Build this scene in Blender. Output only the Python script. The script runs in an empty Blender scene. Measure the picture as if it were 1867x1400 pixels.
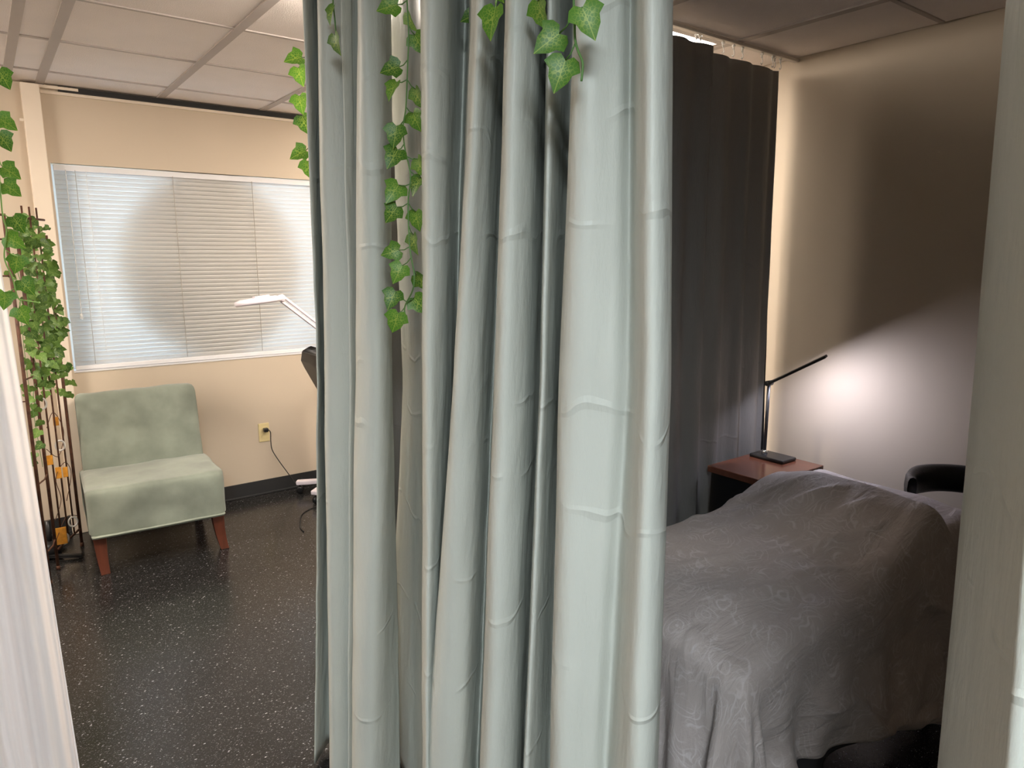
import bpy, bmesh, math, random
from mathutils import Vector, Matrix
random.seed(7)
R = math.radians
S = bpy.context.scene
C = S.collection

# ------------------------------------------------------------------ camera
cam_d = bpy.data.cameras.new('camera'); cam = bpy.data.objects.new('camera', cam_d); C.objects.link(cam)
cam_d.sensor_fit = 'HORIZONTAL'; cam_d.sensor_width = 36.0
cam_d.lens = 1275.0 / 1867.0 * 36.0
cam_d.clip_start = 0.02
cam.location = (0, 0, 1.554)
cam.rotation_euler = (R(90 - 10.313), 0, R(-36.914))
S.camera = cam

# ------------------------------------------------------------------ world (only reaches the room through the window)
W = bpy.data.worlds.new('world'); S.world = W; W.use_nodes = True
bg = W.node_tree.nodes['Background']
bg.inputs[0].default_value = (0.62, 0.80, 1.0, 1); bg.inputs[1].default_value = 7.5

# lamp strengths of the room's fixtures
E_BAY_A = 10.0      # ceiling panel behind the charcoal curtain
E_BAY_B = 56.0      # ceiling panel at the bay entrance
E_BAY_FILL = 10.0      # added unseen panel near the window, brightens the bay
E_BAY_D = 54.0      # ceiling panel of the bay, left of the view
E_HALL = 55.0       # ceiling panels over the aisle the camera stands in
E_DESK = 205.0       # desk lamp led strip

S.view_settings.view_transform = 'Standard'
S.view_settings.look = 'None'
S.view_settings.exposure = 0.45
S.view_settings.gamma = 1.0
S.view_settings.use_curve_mapping = False

# ================================================================== materials
def srgb(r, g, b):
    f = lambda c: c / 12.92 if c <= 0.04045 else ((c + 0.055) / 1.055) ** 2.4
    return (f(r / 255), f(g / 255), f(b / 255), 1)

def new_mat(name):
    m = bpy.data.materials.new(name); m.use_nodes = True
    nt = m.node_tree
    return m, nt, nt.nodes['Principled BSDF']

def pmat(name, col, rough=0.6, spec=0.4, var=0.06, scale=8.0, bump=0.0, bscale=60.0, metal=0.0, sheen=0.0, coat=0.0, stretch=None):
    m, nt, p = new_mat(name)
    N, Lk = nt.nodes, nt.links
    tc = N.new('ShaderNodeTexCoord'); mp = N.new('ShaderNodeMapping')
    if stretch: mp.inputs['Scale'].default_value = stretch
    Lk.new(tc.outputs['Object'], mp.inputs['Vector'])
    nz = N.new('ShaderNodeTexNoise'); nz.inputs['Scale'].default_value = scale; nz.inputs['Detail'].default_value = 5
    Lk.new(mp.outputs[0], nz.inputs['Vector'])
    cr = N.new('ShaderNodeValToRGB')
    a = tuple(max(0, c * (1 - var)) for c in col[:3]) + (1,)
    b = tuple(min(1, c * (1 + var)) for c in col[:3]) + (1,)
    cr.color_ramp.elements[0].position = 0.3; cr.color_ramp.elements[1].position = 0.7
    cr.color_ramp.elements[0].color = a; cr.color_ramp.elements[1].color = b
    Lk.new(nz.outputs['Fac'], cr.inputs['Fac']); Lk.new(cr.outputs[0], p.inputs['Base Color'])
    p.inputs['Roughness'].default_value = rough; p.inputs['Specular IOR Level'].default_value = spec
    p.inputs['Metallic'].default_value = metal
    p.inputs['Sheen Weight'].default_value = sheen; p.inputs['Coat Weight'].default_value = coat
    if bump:
        n2 = N.new('ShaderNodeTexNoise'); n2.inputs['Scale'].default_value = bscale; n2.inputs['Detail'].default_value = 4
        Lk.new(mp.outputs[0], n2.inputs['Vector'])
        bp = N.new('ShaderNodeBump'); bp.inputs['Strength'].default_value = bump; bp.inputs['Distance'].default_value = 0.004
        Lk.new(n2.outputs['Fac'], bp.inputs['Height']); Lk.new(bp.outputs[0], p.inputs['Normal'])
    return m

def emat(name, col, strength):
    m = bpy.data.materials.new(name); m.use_nodes = True
    nt = m.node_tree; nt.nodes.clear()
    e = nt.nodes.new('ShaderNodeEmission'); o = nt.nodes.new('ShaderNodeOutputMaterial')
    e.inputs[0].default_value = col; e.inputs[1].default_value = strength
    nt.links.new(e.outputs[0], o.inputs[0])
    return m

def floor_mat():
    m, nt, p = new_mat('speckled_vinyl'); N, Lk = nt.nodes, nt.links
    tc = N.new('ShaderNodeTexCoord')
    base = N.new('ShaderNodeTexNoise'); base.inputs['Scale'].default_value = 5; base.inputs['Detail'].default_value = 6
    Lk.new(tc.outputs['Object'], base.inputs['Vector'])
    br = N.new('ShaderNodeValToRGB'); br.color_ramp.elements[0].color = (0.008, 0.0076, 0.0075, 1); br.color_ramp.elements[1].color = (0.023, 0.0215, 0.021, 1)
    Lk.new(base.outputs['Fac'], br.inputs['Fac'])
    col = br.outputs[0]
    # flecks: elongated chips in several directions
    for i, (ang, sc, st, thr, c) in enumerate([(0.3, 56, 2.2, 0.125, (0.32, 0.32, 0.33, 1)), (1.4, 90, 2.6, 0.15, (0.10, 0.10, 0.105, 1)),
                                             (-0.5, 140, 1.8, 0.17, (0.14, 0.14, 0.145, 1)), (2.2, 200, 2.0, 0.22, (0.07, 0.067, 0.067, 1))]):
        mp = N.new('ShaderNodeMapping'); mp.inputs['Rotation'].default_value = (0, 0, ang); mp.inputs['Scale'].default_value = (1, st, 1)
        Lk.new(tc.outputs['Object'], mp.inputs['Vector'])
        wn = N.new('ShaderNodeTexNoise'); wn.inputs['Scale'].default_value = sc * 0.7; Lk.new(mp.outputs[0], wn.inputs['Vector'])
        ad = N.new('ShaderNodeVectorMath'); ad.operation = 'MULTIPLY_ADD'; ad.inputs[1].default_value = (0.012,) * 3
        Lk.new(wn.outputs['Color'], ad.inputs[0]); Lk.new(mp.outputs[0], ad.inputs[2])
        v = N.new('ShaderNodeTexVoronoi'); v.inputs['Scale'].default_value = sc; v.inputs['Randomness'].default_value = 1.0
        Lk.new(ad.outputs[0], v.inputs['Vector'])
        lt = N.new('ShaderNodeMath'); lt.operation = 'LESS_THAN'
        # random size per chip
        sx = N.new('ShaderNodeSeparateColor'); Lk.new(v.outputs['Color'], sx.inputs[0])
        th = N.new('ShaderNodeMath'); th.operation = 'MULTIPLY'; th.inputs[1].default_value = thr * 1.9
        pw = N.new('ShaderNodeMath'); pw.operation = 'POWER'; pw.inputs[1].default_value = 2.2
        Lk.new(sx.outputs[0], pw.inputs[0]); Lk.new(pw.outputs[0], th.inputs[0])
        Lk.new(v.outputs['Distance'], lt.inputs[0]); Lk.new(th.outputs[0], lt.inputs[1])
        mx = N.new('ShaderNodeMix'); mx.data_type = 'RGBA'; mx.inputs['B'].default_value = c
        Lk.new(lt.outputs[0], mx.inputs['Factor']); Lk.new(col, mx.inputs['A'])
        col = mx.outputs['Result']
    Lk.new(col, p.inputs['Base Color'])
    p.inputs['Roughness'].default_value = 0.22; p.inputs['Specular IOR Level'].default_value = 0.5
    nb = N.new('ShaderNodeTexNoise'); nb.inputs['Scale'].default_value = 7; nb.inputs['Detail'].default_value = 2
    Lk.new(tc.outputs['Object'], nb.inputs['Vector'])
    bp = N.new('ShaderNodeBump'); bp.inputs['Strength'].default_value = 0.06; bp.inputs['Distance'].default_value = 0.01
    Lk.new(nb.outputs['Fac'], bp.inputs['Height']); Lk.new(bp.outputs[0], p.inputs['Normal'])
    return m

def curtain_mat(name, col, rough=0.45, spec=0.35, crease=0.35, translucent=0.0, zs=(0.36, 0.62, 0.9, 1.17, 1.31, 1.6, 1.75, 1.9)):
    """woven curtain: fine weave, small wrinkles and horizontal packing creases"""
    m, nt, p = new_mat(name); N, Lk = nt.nodes, nt.links
    tc = N.new('ShaderNodeTexCoord')
    n1 = N.new('ShaderNodeTexNoise'); n1.inputs['Scale'].default_value = 3; n1.inputs['Detail'].default_value = 4
    Lk.new(tc.outputs['Object'], n1.inputs['Vector'])
    cr = N.new('ShaderNodeValToRGB')
    cr.color_ramp.elements[0].color = tuple(c * 0.95 for c in col[:3]) + (1,); cr.color_ramp.elements[1].color = tuple(min(1, c * 1.04) for c in col[:3]) + (1,)
    Lk.new(n1.outputs['Fac'], cr.inputs['Fac']); Lk.new(cr.outputs[0], p.inputs['Base Color'])
    p.inputs['Roughness'].default_value = rough; p.inputs['Specular IOR Level'].default_value = spec
    # wrinkles
    mp = N.new('ShaderNodeMapping'); mp.inputs['Scale'].default_value = (14, 14, 4); Lk.new(tc.outputs['Object'], mp.inputs['Vector'])
    n2 = N.new('ShaderNodeTexNoise'); n2.inputs['Scale'].default_value = 1; n2.inputs['Detail'].default_value = 6; n2.inputs['Roughness'].default_value = 0.55
    Lk.new(mp.outputs[0], n2.inputs['Vector'])
    # packing creases: narrow horizontal ridges at fixed heights, broken up by noise
    sx = N.new('ShaderNodeSeparateXYZ'); Lk.new(tc.outputs['Object'], sx.inputs[0])
    nz = N.new('ShaderNodeTexNoise'); nz.inputs['Scale'].default_value = 6; Lk.new(tc.outputs['Object'], nz.inputs['Vector'])
    zz = N.new('ShaderNodeMath'); zz.operation = 'MULTIPLY_ADD'; zz.inputs[1].default_value = 0.12
    Lk.new(nz.outputs['Fac'], zz.inputs[0]); Lk.new(sx.outputs['Z'], zz.inputs[2])
    tot = None
    for z0 in zs:
        d = N.new('ShaderNodeMath'); d.operation = 'SUBTRACT'; d.inputs[1].default_value = z0 + 0.06
        Lk.new(zz.outputs[0], d.inputs[0])
        ab = N.new('ShaderNodeMath'); ab.operation = 'ABSOLUTE'; Lk.new(d.outputs[0], ab.inputs[0])
        mr = N.new('ShaderNodeMapRange'); mr.inputs['From Min'].default_value = 0.0; mr.inputs['From Max'].default_value = 0.008
        mr.inputs['To Min'].default_value = 1; mr.inputs['To Max'].default_value = 0; Lk.new(ab.outputs[0], mr.inputs['Value'])
        if tot is None: tot = mr.outputs[0]
        else:
            a = N.new('ShaderNodeMath'); a.operation = 'ADD'; Lk.new(tot, a.inputs[0]); Lk.new(mr.outputs[0], a.inputs[1]); tot = a.outputs[0]
    br = N.new('ShaderNodeTexNoise'); br.inputs['Scale'].default_value = 9; Lk.new(tc.outputs['Object'], br.inputs['Vector'])
    bm = N.new('ShaderNodeMapRange'); bm.inputs['From Min'].default_value = 0.48; bm.inputs['From Max'].default_value = 0.62; Lk.new(br.outputs['Fac'], bm.inputs['Value'])
    mu = N.new('ShaderNodeMath'); mu.operation = 'MULTIPLY'; Lk.new(tot, mu.inputs[0]); Lk.new(bm.outputs[0], mu.inputs[1])
    b1 = N.new('ShaderNodeBump'); b1.inputs['Strength'].default_value = 0.35 * crease / 0.35; b1.inputs['Distance'].default_value = 0.03
    Lk.new(n2.outputs['Fac'], b1.inputs['Height'])
    b2 = N.new('ShaderNodeBump'); b2.inputs['Strength'].default_value = crease; b2.inputs['Distance'].default_value = 0.009
    Lk.new(mu.outputs[0], b2.inputs['Height']); Lk.new(b1.outputs[0], b2.inputs['Normal'])
    Lk.new(b2.outputs[0], p.inputs['Normal'])
    return m

def sheer_mat():
    m = bpy.data.materials.new('white_voile'); m.use_nodes = True
    nt = m.node_tree; nt.nodes.clear(); N, Lk = nt.nodes, nt.links
    o = N.new('ShaderNodeOutputMaterial')
    df = N.new('ShaderNodeBsdfDiffuse'); df.inputs[0].default_value = (0.92, 0.88, 0.89, 1)
    tl = N.new('ShaderNodeBsdfTranslucent'); tl.inputs[0].default_value = (0.92, 0.88, 0.89, 1)
    tr = N.new('ShaderNodeBsdfTransparent')
    a = N.new('ShaderNodeMixShader'); a.inputs[0].default_value = 0.22
    b = N.new('ShaderNodeMixShader')
    tc = N.new('ShaderNodeTexCoord'); mp = N.new('ShaderNodeMapping'); mp.inputs['Scale'].default_value = (60, 60, 1.2)
    nz = N.new('ShaderNodeTexNoise'); nz.inputs['Scale'].default_value = 1.5; nz.inputs['Detail'].default_value = 4
    Lk.new(tc.outputs['Object'], mp.inputs[0]); Lk.new(mp.outputs[0], nz.inputs['Vector'])
    mr = N.new('ShaderNodeMapRange'); mr.inputs['To Min'].default_value = 0.05; mr.inputs['To Max'].default_value = 0.24; Lk.new(nz.outputs['Fac'], mr.inputs['Value'])
    Lk.new(mr.outputs[0], b.inputs[0])
    Lk.new(df.outputs[0], a.inputs[1]); Lk.new(tl.outputs[0], a.inputs[2])
    Lk.new(a.outputs[0], b.inputs[1]); Lk.new(tr.outputs[0], b.inputs[2]); Lk.new(b.outputs[0], o.inputs[0])
    return m

def slat_mat():
    m = bpy.data.materials.new('blind_slat_vinyl'); m.use_nodes = True
    nt = m.node_tree; nt.nodes.clear(); N, Lk = nt.nodes, nt.links
    o = N.new('ShaderNodeOutputMaterial')
    tc = N.new('ShaderNodeTexCoord'); nz = N.new('ShaderNodeTexNoise'); nz.inputs['Scale'].default_value = 3; Lk.new(tc.outputs['Object'], nz.inputs['Vector'])
    cr = N.new('ShaderNodeValToRGB'); cr.color_ramp.elements[0].color = (0.70, 0.68, 0.64, 1); cr.color_ramp.elements[1].color = (0.76, 0.74, 0.71, 1)
    Lk.new(nz.outputs['Fac'], cr.inputs['Fac'])
    df = N.new('ShaderNodeBsdfDiffuse'); Lk.new(cr.outputs[0], df.inputs[0])
    tl = N.new('ShaderNodeBsdfTranslucent'); tl.inputs[0].default_value = (0.72, 0.72, 0.72, 1)
    gl = N.new('ShaderNodeBsdfGlossy'); gl.inputs['Roughness'].default_value = 0.35
    a = N.new('ShaderNodeMixShader'); a.inputs[0].default_value = 0.32
    b = N.new('ShaderNodeMixShader'); b.inputs[0].default_value = 0.04
    Lk.new(df.outputs[0], a.inputs[1]); Lk.new(tl.outputs[0], a.inputs[2])
    Lk.new(a.outputs[0], b.inputs[1]); Lk.new(gl.outputs[0], b.inputs[2]); Lk.new(b.outputs[0], o.inputs[0])
    return m

def glass_mat():
    m = bpy.data.materials.new('window_glass'); m.use_nodes = True
    nt = m.node_tree; nt.nodes.clear(); N, Lk = nt.nodes, nt.links
    o = N.new('ShaderNodeOutputMaterial'); tr = N.new('ShaderNodeBsdfTransparent'); gl = N.new('ShaderNodeBsdfGlossy')
    gl.inputs['Roughness'].default_value = 0.02; tr.inputs[0].default_value = (0.92, 0.95, 0.95, 1)
    mx = N.new('ShaderNodeMixShader'); mx.inputs[0].default_value = 0.07
    Lk.new(tr.outputs[0], mx.inputs[1]); Lk.new(gl.outputs[0], mx.inputs[2]); Lk.new(mx.outputs[0], o.inputs[0])
    return m

def clear_plastic():
    m, nt, p = new_mat('clear_plastic')
    p.inputs['Base Color'].default_value = (0.9, 0.88, 0.84, 1); p.inputs['Roughness'].default_value = 0.2
    p.inputs['Transmission Weight'].default_value = 0.6; p.inputs['IOR'].default_value = 1.2
    return m

def leaf_mat(name, dark, light, vein):
    m, nt, p = new_mat(name); N, Lk = nt.nodes, nt.links
    tc = N.new('ShaderNodeTexCoord'); oi = N.new('ShaderNodeObjectInfo')
    v = N.new('ShaderNodeTexVoronoi'); v.feature = 'DISTANCE_TO_EDGE'; v.inputs['Scale'].default_value = 190
    Lk.new(tc.outputs['Object'], v.inputs['Vector'])
    ve = N.new('ShaderNodeMapRange'); ve.inputs['From Min'].default_value = 0.02; ve.inputs['From Max'].default_value = 0.12
    ve.inputs['To Min'].default_value = 0.75; ve.inputs['To Max'].default_value = 0; Lk.new(v.outputs['Distance'], ve.inputs['Value'])
    # veins fade towards the leaf margin, midrib along local y
    ln = N.new('ShaderNodeVectorMath'); ln.operation = 'LENGTH'; Lk.new(tc.outputs['Object'], ln.inputs[0])
    fd = N.new('ShaderNodeMapRange'); fd.inputs['From Min'].default_value = 0.004; fd.inputs['From Max'].default_value = 0.027
    fd.inputs['To Min'].default_value = 1; fd.inputs['To Max'].default_value = 0; Lk.new(ln.outputs['Value'], fd.inputs['Value'])
    mu = N.new('ShaderNodeMath'); mu.operation = 'MULTIPLY'; Lk.new(ve.outputs[0], mu.inputs[0]); Lk.new(fd.outputs[0], mu.inputs[1])
    sx = N.new('ShaderNodeSeparateXYZ'); Lk.new(tc.outputs['Object'], sx.inputs[0])
    ab = N.new('ShaderNodeMath'); ab.operation = 'ABSOLUTE'; Lk.new(sx.outputs['X'], ab.inputs[0])
    mid = N.new('ShaderNodeMapRange'); mid.inputs['From Min'].default_value = 0.0003; mid.inputs['From Max'].default_value = 0.0009
    mid.inputs['To Min'].default_value = 0.8; mid.inputs['To Max'].default_value = 0; Lk.new(ab.outputs[0], mid.inputs['Value'])
    mxv = N.new('ShaderNodeMath'); mxv.operation = 'MAXIMUM'; Lk.new(mu.outputs[0], mxv.inputs[0]); Lk.new(mid.outputs[0], mxv.inputs[1])
    base = N.new('ShaderNodeMix'); base.data_type = 'RGBA'; base.inputs['A'].default_value = dark; base.inputs['B'].default_value = light
    Lk.new(oi.outputs['Random'], base.inputs['Factor'])
    fin = N.new('ShaderNodeMix'); fin.data_type = 'RGBA'; fin.inputs['B'].default_value = vein
    Lk.new(mxv.outputs[0], fin.inputs['Factor']); Lk.new(base.outputs['Result'], fin.inputs['A'])
    Lk.new(fin.outputs['Result'], p.inputs['Base Color'])
    p.inputs['Roughness'].default_value = 0.42; p.inputs['Specular IOR Level'].default_value = 0.4
    tl = N.new('ShaderNodeBsdfTranslucent'); Lk.new(fin.outputs['Result'], tl.inputs[0])
    ms = N.new('ShaderNodeMixShader'); ms.inputs[0].default_value = 0.18
    out = N['Material Output']; Lk.new(p.outputs[0], ms.inputs[1]); Lk.new(tl.outputs[0], ms.inputs[2]); Lk.new(ms.outputs[0], out.inputs[0])
    return m

def sheet_mat(name='paisley_sheet', k=1.28):
    m, nt, p = new_mat(name); N, Lk = nt.nodes, nt.links
    tc = N.new('ShaderNodeTexCoord')
    uv = tc.outputs['UV']
    wn = N.new('ShaderNodeTexNoise'); wn.inputs['Scale'].default_value = 9; wn.inputs['Detail'].default_value = 2; Lk.new(uv, wn.inputs['Vector'])
    ad = N.new('ShaderNodeVectorMath'); ad.operation = 'MULTIPLY_ADD'; ad.inputs[1].default_value = (0.13, 0.13, 0.13)
    Lk.new(wn.outputs['Color'], ad.inputs[0]); Lk.new(uv, ad.inputs[2])
    v = N.new('ShaderNodeTexVoronoi'); v.inputs['Scale'].default_value = 8; Lk.new(ad.outputs[0], v.inputs['Vector'])
    sn = N.new('ShaderNodeMath'); sn.operation = 'MULTIPLY'; sn.inputs[1].default_value = 46; Lk.new(v.outputs['Distance'], sn.inputs[0])
    si = N.new('ShaderNodeMath'); si.operation = 'SINE'; Lk.new(sn.outputs[0], si.inputs[0])
    mr = N.new('ShaderNodeMapRange'); mr.inputs['From Min'].default_value = 0.55; mr.inputs['From Max'].default_value = 0.95; Lk.new(si.outputs[0], mr.inputs['Value'])
    v2 = N.new('ShaderNodeTexVoronoi'); v2.feature = 'DISTANCE_TO_EDGE'; v2.inputs['Scale'].default_value = 34; Lk.new(ad.outputs[0], v2.inputs['Vector'])
    m2 = N.new('ShaderNodeMapRange'); m2.inputs['From Min'].default_value = 0.02; m2.inputs['From Max'].default_value = 0.07
    m2.inputs['To Min'].default_value = 0.5; m2.inputs['To Max'].default_value = 0; Lk.new(v2.outputs['Distance'], m2.inputs['Value'])
    mx = N.new('ShaderNodeMath'); mx.operation = 'MAXIMUM'; Lk.new(mr.outputs[0], mx.inputs[0]); Lk.new(m2.outputs[0], mx.inputs[1])
    br = N.new('ShaderNodeTexNoise'); br.inputs['Scale'].default_value = 14; Lk.new(uv, br.inputs['Vector'])
    b2 = N.new('ShaderNodeMapRange'); b2.inputs['From Min'].default_value = 0.4; b2.inputs['From Max'].default_value = 0.6; Lk.new(br.outputs['Fac'], b2.inputs['Value'])
    mm = N.new('ShaderNodeMath'); mm.operation = 'MULTIPLY'; Lk.new(mx.outputs[0], mm.inputs[0]); Lk.new(b2.outputs[0], mm.inputs[1])
    mix = N.new('ShaderNodeMix'); mix.data_type = 'RGBA'
    mix.inputs['A'].default_value = (0.370 * k, 0.325 * k, 0.310 * k, 1); mix.inputs['B'].default_value = (0.47 * k, 0.43 * k, 0.425 * k, 1)
    Lk.new(mm.outputs[0], mix.inputs['Factor']); Lk.new(mix.outputs['Result'], p.inputs['Base Color'])
    p.inputs['Roughness'].default_value = 0.62; p.inputs['Specular IOR Level'].default_value = 0.3; p.inputs['Sheen Weight'].default_value = 0.15
    mpb = N.new('ShaderNodeMapping'); mpb.inputs['Rotation'].default_value = (0, 0, 0.5); mpb.inputs['Scale'].default_value = (5, 17, 1); Lk.new(uv, mpb.inputs[0])
    nb = N.new('ShaderNodeTexNoise'); nb.inputs['Scale'].default_value = 1.0; nb.inputs['Detail'].default_value = 7; nb.inputs['Roughness'].default_value = 0.6; nb.inputs['Distortion'].default_value = 0.6
    Lk.new(mpb.outputs[0], nb.inputs['Vector'])
    bp = N.new('ShaderNodeBump'); bp.inputs['Strength'].default_value = 0.55; bp.inputs['Distance'].default_value = 0.03
    Lk.new(nb.outputs['Fac'], bp.inputs['Height']); Lk.new(bp.outputs[0], p.inputs['Normal'])
    return m

M = {}
M['floor'] = floor_mat()
M['wall'] = pmat('beige_wall_paint', srgb(206, 191, 171), 0.75, 0.2, 0.02, 2.0, 0.06, 300)
M['tile'] = pmat('ceiling_tile', srgb(240, 231, 226), 0.9, 0.1, 0.02, 6.0, 0.4, 220)
M['tbar'] = pmat('ceiling_grid_paint', srgb(184, 174, 168), 0.55, 0.3, 0.02)
M['column'] = pmat('cream_boxing_paint', srgb(232, 218, 200), 0.6, 0.3, 0.02)
M['dark_track'] = pmat('dark_track_metal', (0.02, 0.02, 0.02, 1), 0.6, 0.3)
M['base'] = pmat('charcoal_rubber_base', (0.035, 0.035, 0.036, 1), 0.4, 0.4, 0.05)
M['frame'] = pmat('white_window_vinyl', srgb(225, 224, 226), 0.45, 0.4, 0.02)
M['glass'] = glass_mat()
M['decal'] = pmat('window_decal_vinyl', (0.30, 0.26, 0.20, 1), 0.6, 0.2, 0.2, 9)
M['slat'] = slat_mat()
M['cord'] = pmat('blind_cord', srgb(215, 212, 208), 0.7, 0.2)
M['ladder'] = pmat('blind_ladder_cord', srgb(170, 162, 152), 0.7, 0.2)
M['green'] = curtain_mat('sage_blackout_cloth', (0.575, 0.592, 0.545, 1), 0.46, 0.35, 0.3)
M['dark'] = curtain_mat('charcoal_blackout_cloth', (0.25, 0.238, 0.224, 1), 0.5, 0.3, 0.3, zs=(0.72, 1.05, 1.5))
M['black_cloth'] = curtain_mat('black_lining_cloth', (0.008, 0.008, 0.010, 1), 0.7, 0.2, 0.15)
M['sheer'] = sheer_mat()
M['clear'] = clear_plastic()
M['track'] = pmat('white_track_enamel', srgb(214, 206, 196), 0.4, 0.4, 0.02)
M['velvet'] = pmat('sage_velvet', (0.225, 0.252, 0.205, 1), 0.75, 0.25, 0.22, 6.0, 0.25, 26, sheen=0.35)
M['chair_wood'] = pmat('cherry_wood', (0.115, 0.034, 0.018, 1), 0.35, 0.45, 0.25, 5, stretch=(8, 8, 1))
M['table_wood'] = pmat('walnut_veneer', (0.13, 0.046, 0.026, 1), 0.22, 0.5, 0.3, 7, stretch=(9, 1, 1))
M['black_wood'] = pmat('black_lacquer', (0.006, 0.006, 0.007, 1), 0.4, 0.4)
M['leather'] = pmat('black_leather', (0.010, 0.010, 0.011, 1), 0.38, 0.5, 0.2, 20, 0.25, 160)
M['black_plastic'] = pmat('black_plastic', (0.012, 0.012, 0.013, 1), 0.35, 0.5)
M['grey_metal'] = pmat('gunmetal', (0.09, 0.09, 0.10, 1), 0.3, 0.5, metal=0.7)
M['white_plastic'] = pmat('white_enamel', srgb(236, 226, 234), 0.35, 0.5, 0.02)
M['chrome'] = pmat('chrome', (0.6, 0.6, 0.6, 1), 0.15, 0.5, metal=1.0)
M['ivory'] = pmat('ivory_plastic', srgb(226, 208, 156), 0.4, 0.4, 0.02)
M['rust'] = pmat('rusted_iron', (0.085, 0.036, 0.020, 1), 0.6, 0.35, 0.5, 30, 0.3, 200)
M['orange'] = pmat('amber_glass', (0.62, 0.27, 0.03, 1), 0.3, 0.5, 0.25, 40)
M['pearl'] = pmat('pearl_shell', (0.6, 0.58, 0.55, 1), 0.25, 0.5)
M['leaf'] = leaf_mat('ivy_leaf', (0.045, 0.145, 0.013, 1), (0.115, 0.285, 0.028, 1), (0.42, 0.52, 0.09, 1))
M['leaf_far'] = leaf_mat('ivy_leaf_on_trellis', (0.040, 0.105, 0.020, 1), (0.15, 0.28, 0.055, 1), (0.3, 0.42, 0.12, 1))
M['stem'] = pmat('ivy_stem', (0.10, 0.22, 0.06, 1), 0.5, 0.4)
M['stem_light'] = pmat('ivy_stem_light', (0.25, 0.42, 0.10, 1), 0.5, 0.4)
M['sheet'] = sheet_mat()
M['under'] = pmat('dark_under_blanket', (0.035, 0.033, 0.034, 1), 0.8, 0.2)
M['vinyl'] = pmat('black_vinyl_upholstery', (0.012, 0.011, 0.011, 1), 0.45, 0.4)
M['lamp_warm_a'] = emat('diffuser_warm_a', (1.0, 0.89, 0.77, 1), E_BAY_A)
M['lamp_warm_b'] = emat('diffuser_warm_b', (1.0, 0.89, 0.77, 1), E_BAY_B)
M['fill_warm_c'] = emat('fill_diffuser_c', (1.0, 0.89, 0.77, 1), E_BAY_FILL)
M['lamp_warm_d'] = emat('diffuser_warm_d', (1.0, 0.89, 0.77, 1), E_BAY_D)
M['lamp_cool'] = emat('diffuser_cool', (0.86, 0.95, 1.0, 1), E_HALL)
M['led'] = emat('desk_led', (0.80, 0.80, 0.98, 1), E_DESK)

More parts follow.
